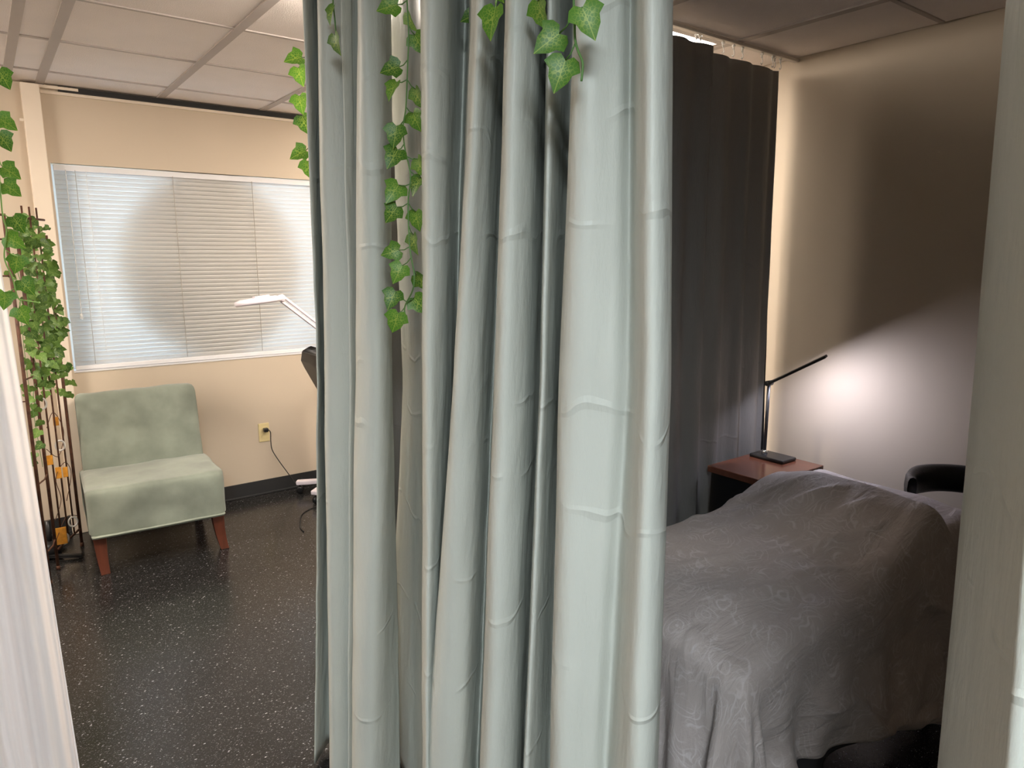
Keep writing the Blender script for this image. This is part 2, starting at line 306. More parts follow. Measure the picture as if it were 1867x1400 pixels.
# ================================================================== mesh helpers
class MB:
    def __init__(s): s.v = []; s.f = []; s.uv = None
    def box(s, x0, x1, y0, y1, z0, z1):
        b = len(s.v)
        s.v += [(x0, y0, z0), (x1, y0, z0), (x1, y1, z0), (x0, y1, z0), (x0, y0, z1), (x1, y0, z1), (x1, y1, z1), (x0, y1, z1)]
        s.f += [tuple(b + i for i in q) for q in ((0, 3, 2, 1), (4, 5, 6, 7), (0, 1, 5, 4), (1, 2, 6, 5), (2, 3, 7, 6), (3, 0, 4, 7))]
        return s
    def bar(s, a, b_, w, h, up=(0, 0, 1)):
        a = Vector(a); b_ = Vector(b_); d = (b_ - a).normalized(); u = Vector(up)
        sd = d.cross(u)
        if sd.length < 1e-4: sd = d.cross(Vector((1, 0, 0)))
        sd.normalize(); u = sd.cross(d).normalized()
        k = len(s.v)
        for p in (a, b_):
            for sx, sz in ((-1, -1), (1, -1), (1, 1), (-1, 1)): s.v.append(tuple(p + sd * sx * w / 2 + u * sz * h / 2))
        s.f += [tuple(k + i for i in q) for q in ((0, 1, 2, 3), (7, 6, 5, 4), (0, 4, 5, 1), (1, 5, 6, 2), (2, 6, 7, 3), (3, 7, 4, 0))]
        return s
    def tube(s, pts, r, n=8, closed=False):
        pts = [Vector(p) for p in pts]; rr = r if isinstance(r, (list, tuple)) else [r] * len(pts)
        k = len(s.v); m = len(pts); prev = None
        for i, p in enumerate(pts):
            if closed: d = pts[(i + 1) % m] - pts[i - 1]
            else: d = pts[min(i + 1, m - 1)] - pts[max(i - 1, 0)]
            d.normalize()
            if prev is None:
                sd = d.cross(Vector((0, 0, 1)))
                if sd.length < 1e-3: sd = d.cross(Vector((1, 0, 0)))
            else: sd = prev - d * prev.dot(d)
            sd.normalize(); prev = sd; u = sd.cross(d)
            for j in range(n):
                t = 2 * math.pi * j / n; s.v.append(tuple(p + (sd * math.cos(t) + u * math.sin(t)) * rr[i]))
        for i in range(m if closed else m - 1):
            for j in range(n):
                a = k + i * n + j; b = k + i * n + (j + 1) % n
                c = k + ((i + 1) % m) * n + (j + 1) % n; d = k + ((i + 1) % m) * n + j
                s.f.append((a, d, c, b))
        if not closed:
            s.f.append(tuple(k + j for j in range(n))); s.f.append(tuple(k + (m - 1) * n + j for j in reversed(range(n))))
        return s
    def lathe(s, prof, n=24, o=(0, 0, 0)):
        k = len(s.v); m = len(prof)
        for (r, z) in prof:
            for j in range(n):
                t = 2 * math.pi * j / n; s.v.append((o[0] + r * math.cos(t), o[1] + r * math.sin(t), o[2] + z))
        for i in range(m - 1):
            for j in range(n):
                s.f.append((k + i * n + j, k + i * n + (j + 1) % n, k + (i + 1) * n + (j + 1) % n, k + (i + 1) * n + j))
        s.f.append(tuple(k + j for j in reversed(range(n)))); s.f.append(tuple(k + (m - 1) * n + j for j in range(n)))
        return s
    def grid(s, P, flip=False):
        k = len(s.v); a = len(P); b = len(P[0])
        for row in P: s.v += [tuple(p) for p in row]
        for i in range(a - 1):
            for j in range(b - 1):
                q = (k + i * b + j, k + i * b + j + 1, k + (i + 1) * b + j + 1, k + (i + 1) * b + j)
                s.f.append(q[::-1] if flip else q)
        return s
    def mesh(s, name, smooth=False):
        me = bpy.data.meshes.new(name); me.from_pydata(s.v, [], s.f); me.update()
        if smooth:
            for p in me.polygons: p.use_smooth = True
        return me

def ob(name, mb, mat, parent=None, smooth=False, bevel=0, seg=2, solid=0, loc=None):
    me = mb if isinstance(mb, bpy.types.Mesh) else mb.mesh(name, smooth)
    if mat and not me.materials: me.materials.append(M[mat] if isinstance(mat, str) else mat)
    o = bpy.data.objects.new(name, me); C.objects.link(o)
    if loc: o.location = loc
    if parent: o.parent = parent
    if bevel:
        b = o.modifiers.new('bevel', 'BEVEL'); b.width = bevel; b.segments = seg; b.limit_method = 'ANGLE'; b.harden_normals = False
    if solid:
        t = o.modifiers.new('thickness', 'SOLIDIFY'); t.thickness = solid; t.offset = 0
    return o

def tag(o, label=None, cat=None, group=None, kind=None):
    if label: o['label'] = label
    if cat: o['category'] = cat
    if group: o['group'] = group
    if kind: o['kind'] = kind
    return o

def empty(name, loc, rz=0):
    o = bpy.data.objects.new(name, None); C.objects.link(o); o.empty_display_size = 0.05
    o.location = loc; o.rotation_euler = (0, 0, rz); return o

def struct(name, mb, mat, label=None, cat=None, **k):
    o = ob(name, mb, mat, **k); tag(o, label, cat, kind='structure'); return o

def local(parent, pts):   # world points into the frame of an unrotated empty
    L = parent.location; return [(p[0] - L[0], p[1] - L[1], p[2] - L[2]) for p in pts]

def catmull(pts, n):
    out = []; m = len(pts)
    for i in range(m - 1):
        p0 = pts[max(i - 1, 0)]; p1 = pts[i]; p2 = pts[i + 1]; p3 = pts[min(i + 2, m - 1)]
        for k in range(n):
            t = k / n; t2 = t * t; t3 = t2 * t
            out.append(tuple(0.5 * ((2 * b) + (-a + c) * t + (2 * a - 5 * b + 4 * c - d) * t2 + (-a + 3 * b - 3 * c + d) * t3) for a, b, c, d in zip(p0, p1, p2, p3)))
    out.append(tuple(pts[-1])); return out

# ================================================================== the room
YW, XR, ZC = 4.557, 3.07, 2.438
XL, YF = -3.2, -4.0
struct('floor', MB().box(XL - .1, XR + .1, YF - .1, YW + .1, -0.08, 0), 'floor', 'glossy black vinyl floor with white flecks', 'floor')
WX0, WX1, WZ0, WZ1 = 0.36, 1.97, 0.915, 2.045
mb = MB()
mb.box(XL - .1, WX0, YW, YW + .12, 0, 2.52); mb.box(WX1, XR + .1, YW, YW + .12, 0, 2.52)
mb.box(WX0, WX1, YW, YW + .12, 0, WZ0); mb.box(WX0, WX1, YW, YW + .12, WZ1, 2.52)
struct('wall_back', mb, 'wall', 'beige wall holding the window with white blinds', 'wall')
struct('wall_right', MB().box(XR, XR + .12, YF - .1, YW, 0, 2.52), 'wall', 'beige side wall lit by the desk lamp', 'wall')
struct('wall_left', MB().box(XL - .12, XL, YF - .1, YW, 0, 2.52), 'wall', 'beige side wall left of the aisle', 'wall')
struct('wall_front', MB().box(XL - .1, XR + .1, YF - .12, YF, 0, 2.52), 'wall', 'beige wall behind the viewer', 'wall')
# baseboard with a toe
mb = MB().box(XL, XR, YW - .006, YW, 0, .097)
mb.box(XL, XR, YW - .016, YW - .006, 0, .012)
struct('baseboard_back', mb, 'base', 'charcoal rubber baseboard under the window wall', 'baseboard', bevel=.003)
struct('baseboard_right', MB().box(XR - .006, XR, YF, YW - .02, 0, .097), 'base', 'charcoal rubber baseboard along the right wall', 'baseboard')
# ceiling: slab, grid bars and tiles
ceil = struct('ceiling', MB().box(XL - .1, XR + .1, YF - .1, YW + .1, ZC + .04, ZC + .1), 'tile', 'suspended ceiling of white mineral tiles in a pale grid', 'ceiling')
GX = [XL, -2.64, -2.07, -1.5, -.93, -.36, .21, .35, .92, 1.49, 2.06, 2.63, XR]
GY = [YF, -3.36, -2.78, -2.2, -1.6, -1.02, -.43, .15, .73, 1.315, 1.965, 2.45, 3.02, 3.63, 4.24, YW]
TROF = {}   # (i, j) cells taken by lights
def cell(x0, y0): return (GX.index(x0), GY.index(y0))
panels = [('A', 2.06, 2.63, 1.965, 3.02), ('B', .92, 1.49, 1.965, 2.45), ('C', 2.06, 2.63, 3.02, 4.24), ('D', -1.5, -.93, 3.02, 3.63), ('H1', -.93, -.36, -1.6, -.43)]
for nm, x0, x1, y0, y1 in panels:
    for i in range(len(GX) - 1):
        for j in range(len(GY) - 1):
            if GX[i] >= x0 - 1e-6 and GX[i + 1] <= x1 + 1e-6 and GY[j] >= y0 - 1e-6 and GY[j + 1] <= y1 + 1e-6: TROF[(i, j)] = nm
cache = {}
for i in range(len(GX) - 1):
    for j in range(len(GY) - 1):
        if (i, j) in TROF: continue
        w, d = GX[i + 1] - GX[i], GY[j + 1] - GY[j]
        key = (round(w, 3), round(d, 3))
        if key not in cache:
            a, b = w / 2 - .008, d / 2 - .008
            cache[key] = MB().box(-a, a, -b, b, 0, .03).mesh('ceiling_tile'); cache[key].materials.append(M['tile'])
        ob('ceiling_tile', cache[key], None, ceil, loc=((GX[i] + GX[i + 1]) / 2, (GY[j] + GY[j + 1]) / 2, ZC + .002))
for x in GX[1:-1]:
    ob('grid_bar', MB().box(x - .019, x + .019, YF, YW, ZC - .004, ZC + .04), 'tbar', ceil)
for y in GY[1:-1]:
    for i in range(len(GX) - 1):
        if TROF.get((i, GY.index(y))) and TROF.get((i, GY.index(y))) == TROF.get((i, GY.index(y) - 1)): continue
        ob('cross_bar', MB().box(GX[i] + .019, GX[i + 1] - .019, y - .009, y + .009, ZC - .003, ZC + .04), 'tbar', ceil)
def troffer(x0, x1, y0, y1, mat, label, drop=0.0):
    e = empty('ceiling_light', ((x0 + x1) / 2, (y0 + y1) / 2, ZC))
    w, d = (x1 - x0) / 2 - .012, (y1 - y0) / 2 - .012
    fr = MB(); t = .03
    fr.box(-w, w, -d, -d + t, -.002, .03); fr.box(-w, w, d - t, d, -.002, .03); fr.box(-w, -w + t, -d + t, d - t, -.002, .03); fr.box(w - t, w, -d + t, d - t, -.002, .03)
    ob('frame', fr, 'tbar', e)
    ob('diffuser', MB().box(-w + t, w - t, -d + t, d - t, .004 - drop, .012), mat, e)
    return tag(e, label, 'ceiling light')
troffer(2.06, 2.63, 1.965, 3.02, 'lamp_warm_a', 'bright ceiling light panel seen above the charcoal curtain')
troffer(.92, 1.49, 1.965, 2.45, 'lamp_warm_b', 'ceiling light panel above the entrance of the window bay', .05)
troffer(2.06, 2.63, 3.02, 4.24, 'fill_warm_c', 'added fill light panel beside the window wall, hidden by the sage curtain', .05)  # extra panel added out of sight to light the window wall
troffer(-1.5, -.93, 3.02, 3.63, 'lamp_warm_d', 'ceiling light panel of the window bay behind the sheer curtain', .08)
troffer(-.93, -.36, -1.6, -.43, 'lamp_cool', 'cool ceiling light panel over the aisle behind the viewer')
# dark strip, built as a track, along the top of the window wall
tr = struct('trim_1', MB().box(.43, XR, YW - .028, YW, ZC - .03, ZC - .004), 'dark_track', 'dark metal strip along the ceiling above the window', 'trim')
ob('end_plate', MB().box(.27, .52, YW - .03, YW - .0, ZC - .022, ZC - .008), 'column', tr)
struct('trim_2', MB().box(.35, XR, YW - .012, YW, ZC - .046, ZC - .031), 'column', 'thin cream edge below the dark ceiling strip', 'trim')
# boxed pipe
cx = empty('pipe_boxing', (.305, YW - .03, 0)); tag(cx, 'cream boxed pipe running up the wall left of the window', 'pipe cover')
ob('cover', MB().box(-.042, .040, -.03, .03, 0, ZC - .012), 'column', cx, bevel=.004)
for z in (2.235, 1.73):
    ob('clip', MB().box(-.062, -.042, -.026, -.012, z, z + .014), 'column', cx, bevel=.002)

# ------------------------------------------------------------------ window and blind
wn = struct('window_1', MB().box(WX0, WX1, YW + .105, YW + .119, WZ0, WZ0 + .03), 'frame', 'wide window behind closed white blinds', 'window')
for (x0, x1, z0, z1) in ((WX0, WX1, WZ1 - .03, WZ1), (WX0, WX0 + .03, WZ0 + .03, WZ1 - .03), (WX1 - .03, WX1, WZ0 + .03, WZ1 - .03)):
    ob('window_frame', MB().box(x0, x1, YW + .09, YW + .119, z0, z1), 'frame', wn)
ob('mullion', MB().box(.945, .969, YW + .09, YW + .119, WZ0 + .03, WZ1 - .03), 'frame', wn)
ob('mullion', MB().box(1.40, 1.424, YW + .09, YW + .119, WZ0 + .03, WZ1 - .03), 'frame', wn)
for x0, x1 in ((WX0 + .03, .945), (.969, 1.40), (1.424, WX1 - .03)):
    ob('pane', MB().box(x0, x1, YW + .103, YW + .107, WZ0 + .03, WZ1 - .03), 'glass', wn)
mb = MB(); n = 64; r = .545
ring = [(1.165 + r * math.cos(2 * math.pi * k / n), 1.49 + r * math.sin(2 * math.pi * k / n)) for k in range(n)]
mb.v = [(x, YW + .086, z) for x, z in ring] + [(x, YW + .089, z) for x, z in ring]
mb.f = [tuple(range(n)), tuple(range(2 * n - 1, n - 1, -1))] + [(k, n + k, n + (k + 1) % n, (k + 1) % n) for k in range(n)]
dc = ob('round_decal', mb, 'decal', wn); dc['label'] = 'big round decal on the glass showing dark through the blinds'
sill = MB().box(WX0, WX1, YW - .004, YW + .09, WZ0, WZ0 + .008)
ob('window_sill', sill, 'frame', wn)

bl = empty('venetian_blind', ((WX0 + WX1) / 2, YW + .03, WZ0)); tag(bl, 'white closed mini blind covering the wide window', 'blind')
bw = (WX1 - WX0) / 2 - .012
ob('headrail', MB().box(-bw, bw, -.016, .016, 1.130 - .036, 1.130 - .004), 'frame', bl, bevel=.002)
ob('bottom_rail', MB().box(-bw, bw, -.014, .014, .010, .034), 'frame', bl, bevel=.004)
sm = MB(); prof = []
tilt = R(77)
for k in range(5):
    t = (k / 4 - .5) * .0275; bow = .0022 * (1 - (k / 2 - 1) ** 2)
    prof.append((-t * math.cos(tilt) - bow * math.sin(tilt), -(t) * math.sin(tilt) * -1 + 0 - bow * math.cos(tilt) * 0))
P = [[(x, y, z) for (y, z) in prof] for x in (-bw, bw)]
sm.grid(P); slat = sm.mesh('slat', True); slat.materials.append(M['slat'])
NS = 43; z0, z1 = .046, 1.086
for k in range(NS):
    o = ob('slat', slat, None, bl, loc=(0, 0, z0 + (z1 - z0) * k / (NS - 1)), solid=.0006)
ctr = bl.location.x
for x in (.47, .957, 1.41, 1.87):
    ob('ladder_cord', MB().tube([(x - ctr, -.0165, .04), (x - ctr, -.0165, 1.1)], .0016, 6), 'ladder', bl)
ob('tilt_wand', MB().tube([(.425 - ctr, -.024, 1.10), (.427 - ctr, -.026, .33)], .0022, 6), 'clear', bl)
ob('lift_cord', MB().tube([(.52 - ctr, -.021, 1.10), (.522 - ctr, -.023, .7), (.53 - ctr, -.024, .1)], .0013, 6), 'cord', bl)
ob('cord_tassel', MB().lathe([(.004, .33), (.008, .325), (.010, .30), (.006, .295)], 10, (.425 - ctr, -.026, 0)), 'clear', bl, smooth=True)

# ------------------------------------------------------------------ wall outlet, plug and cord
ou = empty('wall_outlet', (1.38, YW, .417)); tag(ou, 'ivory wall outlet right of the sage chair', 'outlet')
ob('cover_plate', MB().box(-.035, .035, -.006, 0, -.062, .062), 'ivory', ou, bevel=.003)
for z in (.02, -.024):
    ob('socket', MB().lathe([(.016, 0), (.016, .003)], 20), 'ivory', ou, loc=(0, -.006, z)).rotation_euler = (R(90), 0, 0)
cd = empty('power_cord', (1.385, YW - .012, 0)); tag(cd, 'black power cord plugged into the ivory outlet', 'cord')
ob('plug', MB().box(-.014, .016, -.030, .003, .424, .450), 'black_plastic', cd, bevel=.006)
pts = local(cd, [(1.398, 4.522, .44), (1.41, 4.515, .42), (1.412, 4.525, .36), (1.418, 4.53, .30), (1.45, 4.53, .23), (1.50, 4.52, .14), (1.535, 4.50, .075), (1.55, 4.47, .05), (1.57, 4.43, .10)])
ob('cable', MB().tube(catmull(pts, 6), .003, 6), 'black_plastic', cd, smooth=True)
fc = MB().tube(catmull([(1.62, 4.10, .004), (1.50, 4.09, .004), (1.42, 4.03, .004), (1.37, 3.93, .004), (1.33, 3.82, .004), (1.325, 3.75, .004)], 6), .003, 6)
tag(ob('loose_cord', fc, 'black_plastic', smooth=True), 'thin black cord curving over the glossy floor by the lamp base', 'cord')

# ================================================================== sage slipper chair
ch = empty('slipper_chair', (.62, 4.10, 0), R(-3)); tag(ch, 'armless sage velvet chair with cherry wood legs under the window', 'chair')
def soft_box(name, x0, x1, prof, parent, mat, r=.03, wr=0.0, n=22):
    """extrude a closed y-z profile along x with rounded ends and small cloth unevenness"""
    import mathutils.noise as mn
    P = catmull(prof + [prof[0]], 5)[:-1]
    cy = sum(p[0] for p in P) / len(P); cz = sum(p[1] for p in P) / len(P)
    rows = []
    xs = [x0 + (x1 - x0) * (0.5 - 0.5 * math.cos(math.pi * k / n)) for k in range(n + 1)]
    for x in xs:
        e = min(x - x0, x1 - x); sc = 0.0
        if e < r: sc = r - math.sqrt(max(0, r * r - (r - e) ** 2))
        row = []
        for (y, z) in P:
            d = math.hypot(y - cy, z - cz) or 1
            dx = wr * mn.noise(Vector((x * 9, y * 9, z * 9)))
            k = (d - sc) / d + dx / d
            row.append((x, cy + (y - cy) * k, cz + (z - cz) * k))
        row.append(row[0]); rows.append(row)
    mb = MB().grid(rows)
    a = len(mb.v); m = len(rows[0])
    mb.f.append(tuple(range(m - 1))); mb.f.append(tuple(a - m + i for i in reversed(range(m - 1))))
    return ob(name, mb, mat, parent, smooth=True)
# slipcover profile: seat block and raked back are separate parts (local y: -front, +back)
seat = soft_box('seat', -.318, .318, [(-.315, .215), (-.318, .30), (-.318, .385), (-.305, .430), (-.26, .442), (0, .437), (.16, .425), (.24, .40), (.245, .30), (.24, .20), (0, .205), (-.28, .20)], ch, 'velvet', .034, .013)
back = soft_box('backrest', -.300, .300, [(.125, .36), (.150, .46), (.185, .60), (.225, .73), (.245, .79), (.262, .818), (.300, .822), (.325, .80), (.318, .70), (.285, .55), (.262, .40), (.25, .25), (.19, .23), (.13, .28)], ch, 'velvet', .034, .011)
skirt = soft_box('skirt_hem', -.309, .309, [(-.310, .190), (-.313, .199), (-.310, .208), (0, .214), (.246, .212), (.247, .203), (.246, .194), (0, .19)], ch, 'velvet', .02, .004)
def chair_leg(x, y, dx, dy):
    rows = []
    for k in range(9):
        t = k / 8; z = .21 * (1 - t); w = .030 - .010 * t
        ox = dx * (t ** 2.2); oy = dy * (t ** 2.2)
        rows.append([(x + ox + sx * w, y + oy + sy * w, z) for sx, sy in ((-1, -1), (1, -1), (1, 1), (-1, 1), (-1, -1))])
    mb = MB().grid(rows, True); m = len(mb.v)
    mb.f.append((0, 1, 2, 3)); mb.f.append((m - 2, m - 3, m - 4, m - 5))
    return ob('leg', mb, 'chair_wood', ch, bevel=.003)
chair_leg(-.275, -.27, .01, -.018); chair_leg(.275, -.27, .022, -.018); chair_leg(-.26, .19, -.0, .07); chair_leg(.26, .19, .0, .07)

# ================================================================== curtains
PANEL_A = [
   (0.730, [(2.182, 1.807), (1.206, 1.844), (-0.118, 2.007)]),
   (0.660, [(2.133, 1.673), (1.234, 1.704), (0.005, 1.89)]),
   (0.740, [(2.167, 1.742), (1.208, 1.821), (-0.095, 1.964)]),
   (0.665, [(2.114, 1.599), (1.24, 1.662), (0.081, 1.769)]),
   (0.730, [(2.12, 1.572), (1.237, 1.633), (0.055, 1.76)]),
   (0.700, [(2.11, 1.558), (1.246, 1.591), (0.091, 1.728)]),
   (0.760, [(2.128, 1.579), (1.233, 1.633), (0.043, 1.757)]),
   (0.675, [(2.068, 1.418), (1.261, 1.51), (0.163, 1.635)]),
   (0.690, [(2.065, 1.388), (1.270, 1.436), (0.200, 1.565)]),
   (0.740, [(2.083, 1.428), (1.260, 1.468), (0.168, 1.578)]),
   (0.830, [(2.135, 1.575), (1.228, 1.628), (0.077, 1.651)]),
]
PANEL_B = [
   (0.900, [(2.199, 1.72), (1.209, 1.698), (-0.153, 1.90)]),
   (0.860, [(2.145, 1.569), (1.233, 1.56), (0.047, 1.674)]),
   (0.820, [(2.097, 1.421), (1.253, 1.45), (0.176, 1.506)]),
   (0.700, [(2.015, 1.201), (1.299, 1.229), (0.392, 1.264)]),
   (0.740, [(2.018, 1.184), (1.294, 1.228), (0.35, 1.299)]),
   (0.850, [(2.068, 1.287), (1.265, 1.345), (0.19, 1.462)]),
   (0.710, [(1.974, 1.042), (1.312, 1.132), (0.378, 1.277)]),
   (0.750, [(1.985, 1.051), (1.31, 1.111), (0.414, 1.192)]),
   (0.850, [(2.028, 1.138), (1.287, 1.197), (0.315, 1.27)]),
   (0.690, [(1.94, 0.929), (1.339, 0.962), (0.557, 1.017)]),
   (0.735, [(1.947, 0.92), (1.336, 0.944), (0.556, 0.985)]),
   (0.850, [(1.998, 1.025), (1.31, 1.04), (0.433, 1.088)]),
   (0.730, [(1.934, 0.876), (1.345, 0.886), (0.595, 0.929)]),
   (0.850, [(1.979, 0.955), (1.319, 0.976), (0.492, 0.997)]),
   (0.700, [(1.903, 0.781), (1.361, 0.803), (0.684, 0.814)]),
   (0.740, [(1.901, 0.745), (1.365, 0.742), (0.696, 0.765)]),
   (0.775, [(1.909, 0.748), (1.363, 0.73), (0.687, 0.754)]),
   (0.700, [(1.869, 0.656), (1.386, 0.632), (0.796, 0.641)]),
   (0.730, [(1.873, 0.647), (1.384, 0.623), (0.796, 0.619)]),
   (0.800, [(1.901, 0.7), (1.368, 0.676), (0.729, 0.67)]),
   (0.880, [(1.946, 0.808), (1.344, 0.779), (0.624, 0.772)]),
]
PANEL_C = [
   (0.985, [(1.844, 0.349), (1.398, 0.333), (0.867, 0.318)]),
   (0.940, [(1.833, 0.34), (1.404, 0.327), (0.891, 0.315)]),
   (0.840, [(1.799, 0.286), (1.423, 0.267), (0.981, 0.252)]),
   (0.740, [(1.763, 0.226), (1.443, 0.208), (1.068, 0.193)]),
   (0.695, [(1.746, 0.196), (1.452, 0.178), (1.11, 0.162)]),
]
y = .12; k = 0
while y > -2.1:
    y -= .075; X = .86 if k % 2 == 0 else .70 + .03 * random.random()
    PANEL_C.append((X, [(1.8, y), (1.4, y + .01 * random.uniform(-1, 1)), (1.0, y + .02 * random.uniform(-1, 1))])); k += 1

def interp(tab, z):
    (za, ya), (zb, yb), (zc, yc) = tab
    if z >= zb:
        t = (z - zb) / (za - zb); t = t if t < 1 else 1 + (t - 1) * .3
        return yb + (ya - yb) * t
    t = (zb - z) / (zb - zc); return yb + (yc - yb) * t

def drape(name, table, ztop, zbot, mat, parent, nz=56, ns=10, wr=.0055):
    import mathutils.noise as mn
    rows = []
    for i in range(nz + 1):
        z = zbot + (ztop - zbot) * i / nz
        cp = [(X, interp(tab, z)) for X, tab in table]
        row = catmull(cp, ns)
        rr = []
        for j, (x, y_) in enumerate(row):
            d = wr * mn.noise(Vector((x * 7, y_ * 7, z * 2.2))) + wr * .5 * mn.noise(Vector((x * 20, y_ * 20, z * 9)))
            rr.append((x + d, y_ + d * .6, z))
        rows.append(rr)
    return ob(name, MB().grid(rows), mat, parent, smooth=True, solid=.002)

def hook_mesh():
    mb = MB()
    mb.tube([(0, 0, .0), (0, 0, -.02)], .004, 8)
    mb.tube([(0, 0, -.02), (.006, 0, -.028), (.007, 0, -.040), (0, 0, -.048), (-.006, 0, -.042)], .0022, 6)
    mb.lathe([(.002, -.010), (.0075, -.008), (.0075, -.003), (.002, -.001)], 10)
    me = mb.mesh('hook', True); me.materials.append(M['clear']); return me
HOOK = hook_mesh()

ga = empty('green_curtain', (0, 0, 0)); tag(ga, 'sage green curtain panel gathered at the bay entrance, behind the long ivy strand', 'curtain', 'sage green curtains')
drape('cloth', PANEL_A, 2.372, .022, 'green', ga)
gb = empty('green_curtain', (0, 0, 0)); tag(gb, 'wide sage green curtain panel filling the middle, right of the long ivy strand', 'curtain', 'sage green curtains')
drape('cloth', PANEL_B, 2.372, .022, 'green', gb)
gc = empty('green_curtain', (0, 0, 0)); tag(gc, 'shaded sage green curtain hanging at the right edge of the view', 'curtain', 'sage green curtains')
drape('cloth', PANEL_C, 2.372, .022, 'green', gc, ns=8)
for o, tab in ((ga, PANEL_A), (gb, PANEL_B), (gc, PANEL_C)):
    for X, t in tab[::2]:
        ob('hook', HOOK, None, o, loc=(.755, interp(t, 2.37), 2.420))
# tracks
t = MB().box(.74, .77, YF, 2.04, ZC - .018, ZC - .0045)
tag(ob('curtain_track', t, 'track', bevel=.003), 'white ceiling track carrying the sage green curtains along the aisle', 'curtain track')
t = MB().box(.80, XR - .004, 1.917, 1.943, ZC - .018, ZC - .0045)
tag(ob('curtain_track', t, 'track', bevel=.003), 'white ceiling track carrying the charcoal curtain', 'curtain track')
t = MB().box(XL, .70, 1.917, 1.943, ZC - .018, ZC - .0045)
tag(ob('curtain_track', t, 'track', bevel=.003), 'white ceiling track carrying the sheer white curtain', 'curtain track')

# charcoal curtains along the divider
def divider(name, xs_top, xs_bot, yt, yb, amp, per, zt, zb, mat, parent, seed, nz=50, n=150, rightdrop=0.0):
    import mathutils.noise as mn
    rows = []
    for i in range(nz + 1):
        f = i / nz; z = zb + (zt - zb) * f
        x0 = xs_bot[0] + (xs_top[0] - xs_bot[0]) * f; x1 = xs_bot[1] + (xs_top[1] - xs_bot[1]) * f ** .8
        row = []
        for j in range(n + 1):
            s = j / n; x = x0 + (x1 - x0) * s
            ph = seed + s * (xs_top[1] - xs_top[0]) / per * 2 * math.pi + 1.1 * mn.noise(Vector((s * 5 + seed, f * .8, 0)))
            a = amp * (.75 + .5 * mn.noise(Vector((s * 7, seed, 2)))) * (1.0 - .25 * f)
            yy = yb(s) + (yt - yb(s)) * f ** .7 + a * math.sin(ph) + .003 * mn.noise(Vector((x * 8, z * 4, seed)))
            sag = 0
            if i >= nz - 1: sag = -.009 * (1 - abs(math.sin(ph / 2 + .4)))
            row.append((x + .3 * a * math.cos(ph), yy, z + sag - rightdrop * s * f))
        rows.append(row)
    return ob(name, MB().grid(rows), mat, parent, smooth=True, solid=.002)
dk = empty('charcoal_curtain', (0, 0, 0)); tag(dk, 'long charcoal blackout curtain behind the massage table', 'curtain')
divider('cloth', (2.30, 2.945), (2.42, 2.965), 1.93, lambda s: 1.93 - .045 * s ** 2, .020, .155, 2.368, .03, 'dark', dk, 1.3)
for x in (2.385, 2.53, 2.60, 2.66, 2.80, 2.895):
    ob('hook', HOOK, None, dk, loc=(x, 1.93, 2.420))
d2 = empty('charcoal_curtain', (0, 0, 0)); tag(d2, 'charcoal curtain panel overlapping from the left, mostly hidden by the sage curtain', 'curtain')
divider('cloth', (.93, 2.40), (.93, 2.44), 1.887, lambda s: 1.880, .022, .17, 2.374, .03, 'dark', d2, .4)
for x in (1.1, 1.4, 1.7, 2.0, 2.2, 2.36): ob('hook', HOOK, None, d2, loc=(x, 1.93, 2.420))
d3 = empty('black_curtain', (0, 0, 0)); tag(d3, 'narrow black curtain edge hanging between charcoal curtain and beige wall', 'curtain')
divider('cloth', (2.86, 2.962), (2.86, 3.055), 1.962, lambda s: 1.945 - .022 * s, .006, .11, 2.365, .03, 'black_cloth', d3, 2.0, n=40)
for x in (2.88, 2.94): ob('hook', HOOK, None, d3, loc=(x, 1.93, 2.420))

# sheer white curtain at the left edge
import mathutils.noise as mn
sh = empty('sheer_curtain', (0, 0, 0)); tag(sh, 'sheer white voile curtain hanging at the left edge of the view', 'curtain')
rows = []
for i in range(51):
    f = i / 50; z = .025 + (2.372 - .025) * f; row = []
    xr = .072 - .036 * max(0, min(1, (z - .15) / 1.4)) - .05 * max(0, (z - 1.55))
    for j in range(401):
        s = j / 400; x = -.85 + (xr + .85) * s
        ph = s * 46 + 1.3 * mn.noise(Vector((s * 6, f * .8, 4)))
        a = .022 * (.7 + .6 * mn.noise(Vector((s * 9, 1, f * 1.2))))
        row.append((x + .35 * a * math.cos(ph), 1.87 + a * math.sin(ph) + (.0035 + .002 * mn.noise(Vector((s * 20, f * 2, 3)))) * math.sin(s * 260 + 5 * mn.noise(Vector((s * 12, f * 1.5, 8)))) + .003 * mn.noise(Vector((x * 9, z * 3, 1))), z))
    rows.append(row)
ob('cloth', MB().grid(rows), 'sheer', sh, smooth=True)
for x in (-.8, -.6, -.4, -.2, -.05): ob('hook', HOOK, None, sh, loc=(x, 1.90, 2.420))

